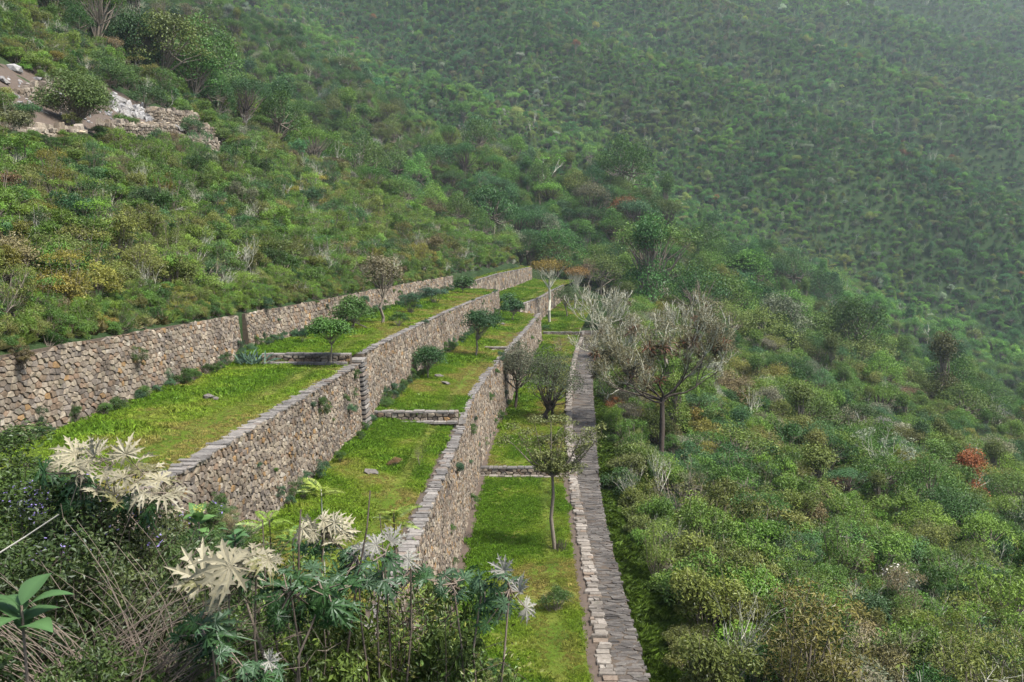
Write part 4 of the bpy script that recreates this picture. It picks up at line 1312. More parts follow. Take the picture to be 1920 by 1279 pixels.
# forked sapling in front
def forked_tree():
    rng = R(420)
    b = on_z(1040, 1030, -12.0); k = px(b); h = 252 / k
    root = link("tree", None, loc=b, label="forked slender tree with sparse crown and pale trunk on the lowest terrace", category="tree", group=G_T)
    segs = []; p = np.array([0, 0, -0.2]); pts = [(-4, 0), (-7, 60), (-3, 105), (-5, 140)]
    for i, (dx, dz) in enumerate(pts):
        q = np.array([dx / k, rng.normal(0, .03), dz / k]) if i else np.array([0, 0, 0.02])
        segs.append((p, q, 0.10 - 0.012 * i, 0.095 - 0.012 * i)); p = q
    tips = []
    for (dx, dz, dy) in ((-62, 215, -0.6), (-38, 232, 0.5), (-8, 245, -0.2), (22, 240, 0.5), (48, 222, -0.5), (72, 205, 0.3), (-80, 200, 0.2), (86, 222, -0.2), (5, 215, 0.9)):
        e = np.array([dx / k, dy, dz / k])
        m = p + (e - p) * 0.42 + np.array([dx / k * 0.12, 0, -0.06]) + rng.normal(size=3) * 0.06
        segs += [(p, m, 0.055, 0.034), (m, e, 0.034, 0.012)]
        for t in np.linspace(0.1, 1.0, 9):
            s0 = p + (m - p) * (t / 0.5) if t < 0.5 else m + (e - m) * ((t - 0.5) / 0.5)
            d = unit(rng.normal(size=3) + [0, 0, 0.8]); L = rng.uniform(0.25, 0.6) * (0.6 + 0.5 * t)
            s1 = s0 + d * L; segs.append((s0, s1, 0.011, 0.004))
            for q in range(2): 
                s2 = s1 + unit(d + rng.normal(size=3) * 0.6) * L * 0.5; segs.append((s1, s2, 0.005, 0.0025)); tips.append((s2, d))
            tips.append((s1, d))
    V, F = tubes(segs, 5)
    link("trunk", mesh_from("trunk", V, F, [M_BARK], smooth=True), root)
    LV, LF, v = tip_leaves(rng, tips, 38, 0.26, 0.095, 0.5)
    link("crown", mesh_from("crown", LV, LF, [M_LEAF], attrs={"v": v}), root, tint=(0.150, 0.170, 0.060))
    # dead shoots round the foot
    sg = []
    for i in range(46):
        a = rng.uniform(0, 6.28); r = rng.uniform(0.03, 0.32)
        p0 = np.array([r * math.cos(a) + 0.2, r * math.sin(a), -0.05]); sg.append((p0, p0 + np.array([rng.normal(0, .08), rng.normal(0, .08), rng.uniform(0.15, 0.5)]), 0.012, 0.005))
    V, F = tubes(sg, 3)
    link("dead_shoots", mesh_from("dead_shoots", V, F, [M_DARKBARK]), root)
forked_tree()

# ---- lichen-covered trees right of the walkway
def bromeliad_mesh(seed):
    rng = R(seed); n = 34
    a = rng.uniform(0, 6.28, n); el = rng.uniform(-0.3, 1.3, n); L = rng.uniform(0.2, 0.42, n)
    d = np.stack([np.cos(a) * np.cos(el), np.sin(a) * np.cos(el), np.sin(el)], 1)
    s = np.stack([-np.sin(a), np.cos(a), np.zeros(n)], 1) * 0.022
    t = d * L[:, None]; t[:, 2] -= 0.08
    m = d * L[:, None] * 0.55
    V = np.stack([s * 0.6, m + s, t, m - s], 1).reshape(-1, 3)
    V[0::4] -= np.repeat(s * 1.2, 1, 0)
    return mesh_from("bromeliad", V, np.arange(n * 4).reshape(n, 4), [M_LEAF], attrs={"v": np.repeat(rng.random(n), 4)})
BROM = [bromeliad_mesh(430 + i) for i in range(3)]
def lichen_tree(label, base, h, w, seed, leaves, nbrom, trunk_mat, tint, levels=4, leaf=0.13, first_h=0.32, twig=0.02):
    rng = R(seed)
    root = link("tree", None, loc=base, label=label, category="tree", group="lichen-covered trees beside the walkway")
    segs = [(np.array([0, 0, -0.4]), np.array([0.05, 0, h * first_h * 0.5]), h * 0.022, h * 0.02, 0), (np.array([0.05, 0, h * first_h * 0.5]), np.array([0.0, 0.05, h * first_h]), h * 0.02, h * 0.018, 0)]
    tips = []
    for k in range(8):
        a = k * 0.785 + rng.uniform(-0.3, 0.3)
        sp = rng.uniform(0.7, 1.25) * (w / h)
        s, t = grow(rng, (0, 0.05, h * first_h * rng.uniform(0.85, 1.05)), (math.cos(a) * sp, math.sin(a) * sp, 0.55), h * 0.27, h * 0.0085, levels, (2, 3), 0.62, 0.22, 0.74, 3, 0.2, 0.3, 0.62)
        segs += [(x[0], x[1], x[2], x[3], x[4] + 1) for x in s]; tips += t
    V, F = tubes([x[:4] for x in segs if x[4] <= 2], 5)
    link("trunk", mesh_from("trunk", V, F, [trunk_mat], smooth=True), root)
    V, F = tubes([(x[0], x[1], max(x[2], twig), max(x[3], twig * 0.6)) for x in segs if x[4] > 2], 4)
    link("lichened_branches", mesh_from("lichened_branches", V, F, [M_LICHEN], smooth=True), root)
    LV, LF, v = tip_leaves(rng, tips + [(x[1], x[1] - x[0]) for x in segs if x[4] >= 3][::2], max(1, leaves // (len(tips) + len([x for x in segs if x[4] >= 3]) // 2)), 0.42, leaf)
    link("crown", mesh_from("crown", LV, LF, [M_LEAF], attrs={"v": v}), root, tint=tint)
    cand = [x for x in segs if x[4] in (2, 3, 4)]
    for i in range(nbrom):
        x = cand[rng.integers(len(cand))]
        c = [(0.085, 0.058, 0.036), (0.11, 0.062, 0.040), (0.08, 0.065, 0.040), (0.14, 0.065, 0.040)][i % 4]
        link("bromeliad", BROM[i % 3], root, loc=x[1], rot=(rng.normal(0, .4), rng.normal(0, .4), rng.uniform(0, 6.28)), scale=rng.uniform(1.2, 2.6), tint=c)
    return root

M_LTINT = (0.170, 0.160, 0.090)
b = LT[0]; lichen_tree("big spreading lichen tree hung with brown bromeliads right of the walkway", b, 255 / px(b), 300 / px(b), 441, 26000, 56, M_DARKBARK, M_LTINT, 4, 0.13, 0.40, 0.030)
b = LT[1]; lichen_tree("pale lichen tree bending over the far end of the walkway", b, 112 / px(b), 165 / px(b), 442, 4500, 3, M_LICHEN, M_LTINT, 4, 0.16, 0.3, 0.04)
b = LT[2]; lichen_tree("whitish bare-branched tree behind the other lichen trees", b, 92 / px(b), 175 / px(b), 443, 3500, 2, M_LICHEN, (0.15, 0.135, 0.07), 4, 0.18, 0.3, 0.045)
b = LT[3]; lichen_tree("broad lichen tree with bare crown left of the bromeliad tree", b, 125 / px(b), 190 / px(b), 444, 6500, 6, M_LICHEN, M_LTINT, 4, 0.15, 0.3, 0.036)
b = LT[4]; lichen_tree("lichen-grey tree with brown leaves behind the bromeliad tree", b, 108 / px(b), 190 / px(b), 445, 6500, 5, M_LICHEN, (0.15, 0.14, 0.07), 4, 0.16, 0.3, 0.04)

# ---- dead white trees and coloured bushes among the green on the right
def dead_tree(label, base, h, seed, mat=None, tilt=(0, 0), kids=(2, 2)):
    rng = R(seed)
    root = link("dead_tree", None, loc=base, label=label, category="dead tree", group="bleached dead trees on the right slope")
    s, t = grow(rng, (0, 0, -0.3), (tilt[0], tilt[1], 1), h * 0.36, h * 0.022, 4, kids, 0.75, 0.05, 0.78, 3, 0.25)
    V, F = tubes([x[:4] for x in s if x[4] == 0], 5); link("trunk", mesh_from("trunk", V, F, [mat or M_PALEBARK], smooth=True), root)
    V, F = tubes([(x[0], x[1], max(x[2], .02), max(x[3], .012)) for x in s if x[4] > 0], 4); link("branches", mesh_from("branches", V, F, [mat or M_PALEBARK], smooth=True), root)
for i, (lab, tl) in enumerate((("white bare dead tree with upright branches on the right slope", (0.1, 0)), ("white dead tree with long bent boughs reaching right", (0.9, -0.2)),
                               ("small bleached dead tree low on the right slope", (0.3, 0)), ("bleached dead branches near the right picture edge", (0.4, 0)), ("grey dead twiggy tree beside the yellow-leaved bush", (0, 0)))):
    b = DT[i]; dead_tree(lab, b, (75, 95, 50, 60, 90)[i] / px(b), 450 + i, (M_PALEBARK, M_PALEBARK, M_PALEBARK, M_PALEBARK, M_BARK)[i], tl, (2, 2) if i != 4 else (2, 3))
for i, (u, v, wpx, lab, tint) in enumerate(CB):
    b = CBP[i]; k = px(b); s = wpx / k / 2
    link("bush", SHRUB[(i * 2) % 6], loc=b - np.array([0, 0, 0.1]), scale=(s, s, s * 0.9), rot=(0, 0, i), label=lab, category="bush", group="coloured bushes on the right slope", tint=tint)
    if 'whitish flowers' in lab:
        rr = R(460); pos = unit(rr.normal(size=(160, 3)) + [0, -0.3, 0.6]) * [0.95, 0.95, 1.15] * rr.uniform(0.85, 1.1, (160, 1)) + [0, 0, 0.35]
        VV, FF = leaf_quads(rr, pos, unit(rr.normal(size=(160, 3)) + [0, -.4, .8]), 0.10, 0.8)
        ob = [o_ for o_ in COL.objects if o_.get('label') == lab][0]
        link('flowers', mesh_from('flowers', VV, FF, [M_PETAL]), ob)

# ---- small plants and stones on the terraces
def small_bush(label, u, v, z, wpx, hpx, tint, proto, name="bush", cat="bush", y=None):
    b = on_z(u, v, z) if y is None else at_y(u, v, y); k = px(b)
    link(name, proto, loc=b - np.array([0, 0, 0.03]), scale=(wpx / k / 2, wpx / k / 2, hpx / k / 1.45), label=label, category=cat, tint=tint, rot=(0, 0, u))
small_bush("small round bush in a ring of bare soil on the lowest terrace", 1043, 1146, -12.0, 74, 60, (0.055, 0.105, 0.024), SHRUB[2])
small_bush("blue-green shrubs at the foot of the top wall, near clump", 770, 585, -4.0, 60, 30, (0.055, 0.115, 0.062), SHRUB[3])
small_bush("blue-green shrubs at the foot of the top wall, far clump", 815, 570, -4.0, 66, 34, (0.070, 0.130, 0.080), SHRUB[1])
small_bush("low green bush right of the tall pale tree on the upper terrace", 748, 608, -4.0, 44, 26, (0.060, 0.125, 0.03), SHRUB[0])
small_bush("dark broad-leaved plant at the wall foot left of the round tree", 568, 644, -4.05, 24, 30, (0.025, 0.07, 0.03), SHRUB[1])
small_bush("tiny conifer-like sapling standing at the near foot of the top wall", 80, 818, -4.45, 26, 44, (0.022, 0.065, 0.022), SHRUB[5], "sapling", "sapling")
small_bush("thin dry weed standing on the near middle terrace", 786, 868, -7.45, 20, 34, (0.12, 0.115, 0.05), TWIG[0], "weed", "weed")
small_bush("reddish dry tussock on the near middle terrace", 742, 872, -7.45, 34, 20, (0.19, 0.12, 0.06), SHRUB[2], "weed", "weed")
small_bush("dark little plant on the coping where the middle wall steps down", 893, 790, -7.5, 10, 14, (0.02, 0.055, 0.02), SHRUB[2], "weed", "weed")
small_bush("dark-tufted dead stump plant on the far lowest terrace", 1048, 660, -10.9, 36, 34, (0.13, 0.075, 0.05), TWIG[0], "dead_plant", "dead plant")
small_bush("small green bush by the far cross step of the lowest terrace", 1024, 622, -10.0, 24, 16, (0.05, 0.12, 0.03), SHRUB[4])
def agave():
    rng = R(470); b = on_z(470, 682, -4.4); k = px(b); n = 46
    a = rng.uniform(0, 6.28, n); el = rng.uniform(0.25, 1.4, n); L = rng.uniform(24, 42, n) / k
    d = np.stack([np.cos(a) * np.cos(el), np.sin(a) * np.cos(el), np.sin(el)], 1); s = np.stack([-np.sin(a), np.cos(a), np.zeros(n)], 1) * 0.03
    o = rng.normal(0, 0.22, (n, 3)) * [1, 1, 0]
    m = d * (L * 0.6)[:, None]; t = d * L[:, None]; t[:, 2] -= L * 0.2
    V = np.stack([o - s * .6, o + s * .6, o + m + s, o + t, o + m - s], 1).reshape(-1, 3)
    link("agave", mesh_from("agave", V, np.arange(n * 5).reshape(n, 5), [M_LEAF], attrs={"v": np.repeat(rng.random(n), 5)}), loc=b, label="blue-green spiky agave clump at the foot of the top wall", category="agave", tint=(0.13, 0.21, 0.16))
agave()

def rock_mesh(name, seed, mat, flat=0.6):
    rng = R(seed); import bmesh
    bm = bmesh.new(); bmesh.ops.create_icosphere(bm, subdivisions=1, radius=1)
    nrm = unit(rng.normal(size=(7, 3))); dd = rng.uniform(0.45, 0.8, 7)
    for v in bm.verts:
        p = np.array(v.co)
        for q, c in zip(nrm, dd):
            t = p @ q
            if t > c: p = p - q * (t - c)
        p[2] *= flat; v.co = p
    me = bpy.data.meshes.new(name); bm.to_mesh(me); bm.free(); me.materials.append(mat)
    at = me.attributes.new("rnd", 'FLOAT', 'POINT'); at.data.foreach_set("value", np.full(len(me.vertices), rng.random(), np.float32))
    return me
ROCKS = [rock_mesh("boulder", 480 + i, M_BOULDER, (0.6, 0.45, 0.75, 0.5, 0.35, 0.65)[i]) for i in range(6)]
GROCKS = [rock_mesh("rock", 490 + i, M_FLAG, 0.5) for i in range(3)]
def rock(label, u, v, z, wpx, i=0, rot=0.3, hs=1.0):
    b = on_z(u, v, z); s = wpx / px(b) / 2
    link("rock", GROCKS[i], loc=b, scale=(s, s * 0.8, s * hs), rot=(0.1, 0.15, rot), label=label, category="rock")
rock("brown-grey rock lying on the near upper terrace", 390, 744, -4.42, 30, 0, 0.3, 0.9)
rock("small rock beside the brown-grey one on the near upper terrace", 405, 747, -4.42, 16, 1, 1.2)
rock("dark rock at the foot of the bushy tree on the middle terrace", 823, 706, -7.1, 22, 1, 0.2, 1.0)
rock("flat grey rock in front of the dark rock on the middle terrace", 836, 718, -7.1, 26, 2, 0.9, 0.5)
rock("small grey rock on the far middle terrace", 942, 608, -7.0, 14, 0, 0.4)
rock("low flat stone in the grass of the near middle terrace", 698, 884, -7.45, 40, 2, 0.1, 0.25)

# ---- weeds rooted in the wall faces and along the wall feet
def wall_weeds():
    rng = R(500); P = []; 
    for (xb, zb, zt, y0, y1, n, bt) in ((x4, zA, z4t, 20, 110, 46, .12), (x3, zB, z3t, 18, 112, 60, .05), (x2, zC, z2t, 30, 110, 40, .05)):
        y = rng.uniform(y0, y1, n); f = np.where(rng.random(n) < 0.5, rng.random(n) * 0.12, rng.random(n)); h = f * (zt(y) - zb(y))
        P.append(np.stack([xb(y) - bt * h + 0.02, y, zb(y) + h], 1))
    for (xb, zb, y0, y1, n) in ((x4, zA, 18, 110, 150), (x3, zB, 26, 110, 110)):
        y = rng.uniform(y0, y1, n); P.append(np.stack([xb(y) + rng.uniform(0.05, 0.4, n), y, zb(y)], 1))
    P = np.concatenate(P); n = len(P); s = rng.uniform(0.10, 0.30, n) * (1 + P[:, 1] / 160)
    t = np.where(rng.random((n, 1)) < 0.4, (0.055, 0.115, 0.055), (0.06, 0.12, 0.025)) * rng.uniform(0.7, 1.3, (n, 1))
    scatter("weeds", "small weeds rooted in the wall joints and along the wall feet", SHRUB, P, np.stack([rng.normal(0, .2, n), np.full(n, 0.3), rng.uniform(0, 6.28, n)], 1), np.stack([s, s, s], 1), t, rng.integers(0, 6, n), [M_LEAF])
wall_weeds()

# ------------------------------------------------------------------ the ruin under excavation on the left spur
def drape(name, pts, mat, label, lift=0.05, res=0.8):
    pts = np.array(pts); x0, y0 = pts.min(0) - 1; x1, y1 = pts.max(0) + 1
    gx = np.arange(x0, x1, res); gy = np.arange(y0, y1, res)
    X, Y = np.meshgrid(gx, gy)
    ins = np.zeros(X.shape, bool)
    for k in range(len(pts)):
        (ax, ay), (bx, by) = pts[k], pts[(k + 1) % len(pts)]
        c = ((ay > Y) != (by > Y)) & (X < (bx - ax) * (Y - ay) / (by - ay + 1e-9) + ax); ins ^= c
    Z = ground(X, Y) + lift + 0.25 * (fbm(X, Y, 1.5, 3) - 0.4)
    idx = -np.ones(X.shape, int); V = []; F = []
    cell = ins[:-1, :-1] & ins[1:, :-1] & ins[:-1, 1:] & ins[1:, 1:]
    need = np.zeros(X.shape, bool)
    for a in (0, 1):
        for c in (0, 1): need[a:X.shape[0] - 1 + a, c:X.shape[1] - 1 + c] |= cell
    idx[need] = np.arange(need.sum()); V = np.stack([X[need], Y[need], Z[need]], 1)
    I, J = np.nonzero(cell)
    F = np.stack([idx[I, J], idx[I, J + 1], idx[I + 1, J + 1], idx[I + 1, J]], 1)
    return link(name, mesh_from(name, V, F, [mat], smooth=True), kind="structure", label=label)
drape("soil_patch", [hit(u, v)[:2] for (u, v) in ((-40, 262), (170, 262), (300, 262), (420, 285), (380, 238), (290, 200), (200, 160), (120, 120), (-40, 118))], M_SOIL, "bare excavated soil around the ruin on the spur")

def ruin_wall(label, u0, v0, u1, v1, hpx, seed, thick=0.9, sink=0.5, top=True):
    rng = R(seed)
    a = hit(u0, v0); c = hit(u1, v1)
    c = c * (0.5 * (np.linalg.norm(a) + np.linalg.norm(c)) / np.linalg.norm(c)) * 0.5 + c * 0.5
    H = hpx / px((a + c) / 2)
    d = c - a; L = math.hypot(d[0], d[1]); t = np.array([d[0] / L, d[1] / L, 0])
    n = np.array([t[1], -t[0], 0]); n = -n if n @ a > 0 else n
    root = link("ruin_wall", None, label=label, category="stone wall", group="ruined walls on the left spur")
    V = []
    for (s, o) in ((0, 0), (L, 0), (L, -thick), (0, -thick)):
        for z in (-sink, H): 
            q = a + t * s + n * (o - 0.02) + np.array([0, 0, z + d[2] * s / L]); V.append(q)
    F = np.array([[0, 1, 3, 2], [2, 3, 5, 4], [4, 5, 7, 6], [6, 7, 1, 0], [1, 7, 5, 3], [0, 2, 4, 6]])
    V = np.array(V); cc = V.mean(0)
    link("core", mesh_from("core", V - cc, F, [M_RUIN]), root, loc=cc)
    def face(v, s0=None):
        s = v[:, 0]; return a + np.outer(s, t) + np.outer(v[:, 2], n) + np.outer(v[:, 1] + d[2] * s / L, [0, 0, 1])
    lay_stones(root, "stone", "stone_facing", cells(rng, 0, L, -sink, H + 0.12, 0.62, 0.34), face, M_RUIN, rng, gap=0.03, proud=0.12, maxn=60, minpx=6)
    def side(v):
        s = v[:, 0]; return a + t * (L + 0.0) + np.outer(-s, n) + np.outer(v[:, 2], t) + np.outer(v[:, 1] + d[2], [0, 0, 1])
    lay_stones(root, "stone", "stone_facing", cells(rng, 0, thick, -sink, H + 0.1, 0.6, 0.34), side, M_RUIN, rng, gap=0.03, proud=0.12, maxn=20, minpx=6)
    def side2(v):
        s = v[:, 0]; return a + np.outer(-s, n) - np.outer(v[:, 2], t) + np.outer(v[:, 1], [0, 0, 1])
    lay_stones(root, "stone", "stone_facing", cells(rng, 0, thick, -sink, H + 0.1, 0.6, 0.34), side2, M_RUIN, rng, gap=0.03, proud=0.12, maxn=20, minpx=6)
    def head(v):
        s = v[:, 0]; return a + np.outer(s, t) + np.outer(-v[:, 1], n) + np.outer(H + v[:, 2] + d[2] * s / L, [0, 0, 1])
    lay_stones(root, "stone", "stone_facing", [o for o in cells(rng, 0, L, 0, thick, 0.75, 0.6) if rng.random() < 0.6], head, M_RUIN, rng, gap=0.04, proud=0.42, maxn=30, minpx=6)
ruin_wall("long low tan ruin wall with a timber along its head", 208, 262, 330, 262, 26, 510, 1.2)
ruin_wall("square-cornered stone block of the ruin behind the rubble", 300, 238, 374, 244, 28, 511, 2.2)
ruin_wall("low end block of the ruin at its downhill corner", 364, 262, 408, 264, 24, 512, 1.5)
ruin_wall("lowest small ruin wall half hidden by shrubs", 360, 283, 412, 288, 22, 513, 1.0)
ruin_wall("low ruin wall with a timber left of the spreading tree", 52, 256, 162, 258, 13, 514, 0.8)
ruin_wall("banked rubble wall high in the ruin at left", 40, 182, 100, 176, 13, 515, 0.8)
def log(label, u0, v0, u1, v1, r, mat, lift=0.15):
    a = hit(u0, v0); c = hit(u1, v1); dist = 0.5 * (np.linalg.norm(a) + np.linalg.norm(c)) - 1.5
    a = a / np.linalg.norm(a) * dist; c = c / np.linalg.norm(c) * dist
    m = (a + c) / 2; V, F = tubes([(a, m, r, r * .95), (m, c, r * .95, r * .85)], 8)
    link("timber", mesh_from("timber", V - m, F, [mat], smooth=True), loc=m, label=label, category="timber")
log("pale timber lying along the head of the long ruin wall", 200, 229, 318, 231, 0.09, M_TIMBER)
log("pale timber along the low ruin wall left of the tree", 60, 236, 160, 248, 0.09, M_TIMBER)
BL = [(28, 135, 22, 0, 'large pale boulder at the top left of the ruin'), (74, 135, 20, 1, 'flat white boulder left of the spreading tree top'), (82, 143, 13, 2, 'upper of two close white stones left of the tree'), (70, 153, 15, 3, 'lower of two close white stones left of the tree'),
      (4, 156, 24, 4, 'white slab at the left picture edge in the ruin'), (106, 140, 7, 2, 'tiny white stone near the spreading tree top'), (212, 182, 15, 0, 'white stone at the head of the rubble pile'), (222, 194, 27, 1, 'long white slab near the head of the rubble pile'),
      (203, 215, 13, 3, 'white rounded stone at the left of the rubble pile'), (200, 198, 12, 4, 'white chip left of the long slab'), (246, 206, 14, 5, 'grey tilted slab in the middle of the rubble pile'), (283, 213, 14, 0, 'white block at the right of the rubble pile'),
      (276, 224, 20, 1, 'long tilted white slab at the foot of the rubble pile'), (318, 238, 26, 4, 'large white slab fallen past the rubble pile'), (335, 246, 20, 1, 'second fallen white slab below the larger one'), (358, 254, 14, 3, 'pale yellow stone beside the low end block'),
      (240, 224, 22, 4, 'flat grey slab at the lower left of the rubble pile'), (86, 172, 12, 5, 'pale stone on the banked rubble wall'), (196, 160, 10, 5, 'tan stone above the rubble pile')]
for i, (u, v, w, k, lab) in enumerate(BL):
    b = hit(u, v); s = w / px(b) / 2 * 1.55
    link("boulder", ROCKS[k], loc=b + np.array([0, 0, s * 0.35]), scale=(s, s * 0.9, s * (1.1 if k in (0, 2, 3) else 0.9)), rot=(0.15 * math.sin(i * 3), 0.5 if k in (1, 4) else 0.1, 0.4 * math.sin(i * 7) if k in (1, 4) else i * 1.3), label=lab, category="boulder", group="pale boulders in the ruin")
rng_ = R(520)
def rubble():
    V = []; F = []; A = []; b = 0
    for i in range(170):
        u = rng_.uniform(205, 305); v = 195 + (u - 205) * 0.28 + rng_.uniform(-8, 16); p = hit(u, v, 50, 160, 500); me = ROCKS[rng_.integers(6)]
        s = rng_.uniform(0.2, 0.7); m = Matrix.Translation(Vector(p + np.array([0, 0, s * .3]))) @ Euler(rng_.uniform(0, 6, 3)).to_matrix().to_4x4() @ Matrix.Scale(s, 4)
        co = np.array([m @ vv.co for vv in me.vertices]); V.append(co); F.append(np.array([list(pp.vertices) for pp in me.polygons]) + b); A.append(np.full(len(co), rng_.random())); b += len(co)
    for i in range(220):
        u = rng_.uniform(0, 400); v = 140 + u * 0.25 + rng_.uniform(0, 55); p = hit(u, v, 40, 160, 500); me = ROCKS[rng_.integers(6)]
        s = rng_.uniform(0.08, 0.34); m = Matrix.Translation(Vector(p + np.array([0, 0, s * .3]))) @ Euler(rng_.uniform(0, 6, 3)).to_matrix().to_4x4() @ Matrix.Scale(s, 4)
        co = np.array([m @ vv.co for vv in me.vertices]); V.append(co); F.append(np.array([list(pp.vertices) for pp in me.polygons]) + b); A.append(np.full(len(co), rng_.random())); b += len(co)
    link("rubble", mesh_from("rubble", np.concatenate(V), np.concatenate(F), [M_BOULDER], attrs={"rnd": np.concatenate(A)}), kind="stuff", label="heap of small broken stones spilling through the ruin")
rubble()
b = hit(150, 250); leafy_tree("spreading bushy tree with pale stem growing in the ruin", b, 118 / px(b), 122 / px(b), 530, (0.095, 0.145, 0.040), 'dome', 9500, 0.16, trunk=0.25, nl=54, bark=M_BARK, lean=(-0.3, 0), group="trees of the ruin")
b = hit(14, 262); leafy_tree("grey-stemmed bush tree at the left picture edge below the ruin", b, 84 / px(b), 74 / px(b), 531, (0.11, 0.12, 0.055), 'dome', 3600, 0.12, trunk=0.2, nl=30, bark=M_LICHEN, stems=3, group="trees of the ruin")
for i, (u, v, h, w, lab, tint) in enumerate(((175, 135, 40, 70, "green bush on the bank above the spreading tree", (0.075, 0.13, 0.035)), (205, 165, 60, 90, "rounded green tree right above the rubble pile", (0.075, 0.135, 0.035)), (270, 205, 60, 80, "dark green tree right behind the rubble pile", (0.05, 0.10, 0.032)), (100, 125, 34, 60, "dark green bush at the top of the bare soil", (0.055, 0.105, 0.032)))):
    b = hit(u, v); leafy_tree(lab, b, h / px(b), w / px(b), 535 + i, tint, 'dome', 2600, 0.17, trunk=0.12, nl=24, stems=2, group="trees of the ruin")

# ------------------------------------------------------------------ foreground on the bank below the camera
def gz(x, y): return float(ground(np.array([x]), np.array([y]))[0])
def top_at(u, v, y):
    """a plant whose top shows at (u, v) at distance y: returns base and height"""
    p = at_y(u, v, y); g = gz(p[0], p[1])
    return np.array([p[0], p[1], g]), p[2] - g, p

def near_shrub(name, seed, n, leaf, W=0.42, nl=22, h=2.0, r=0.75, style=None, bark=None):
    rng = R(seed); c = []; rr = []
    for i in range(nl):
        a = rng.uniform(0, 6.283); q = math.sqrt(rng.random()) * r
        c.append((q * math.cos(a), q * math.sin(a), h * (0.98 - 0.45 * q * q - 0.62 * rng.random() ** 1.4))); rr.append(rng.uniform(0.14, 0.30))
    LV, LF, v = lump_leaves(rng, c, rr, n, leaf, W, 0.55, 0.6, 1.0, -0.7)
    segs = []
    for i, cc in enumerate(c):
        p0 = np.array([rng.normal(0, .12), rng.normal(0, .12), -0.2]); cc = np.array(cc); m = (p0 + cc) / 2 + rng.normal(size=3) * 0.09
        segs += [(p0, m, 0.011, 0.008), (m, cc, 0.008, 0.003)]
        for k in range(5):
            e = cc + unit(rng.normal(size=3) + [0, 0, 0.5]) * rr[i] * rng.uniform(0.7, 1.4); segs.append((cc, e, 0.0035, 0.0015))
    TV, TF = tubes(segs, 4)
    V = np.concatenate([LV, TV])
    return mesh_from(name, V, np.concatenate([LF, TF + len(LV)]), [M_LEAF_NEAR, bark or M_DARKBARK], np.r_[np.zeros(len(LF), int), np.ones(len(TF), int)], {"v": np.r_[v, np.full(len(TV), .5)]})
NS = [near_shrub("near_shrub_a", 601, 7500, 0.055, 0.5, 26), near_shrub("near_shrub_b", 602, 5200, 0.075, 0.42, 24), near_shrub("near_shrub_c", 603, 9000, 0.045, 0.5, 30), near_shrub("near_shrub_d", 604, 3600, 0.095, 0.4, 22)]
G_F = "shrubs on the bank below the viewpoint"
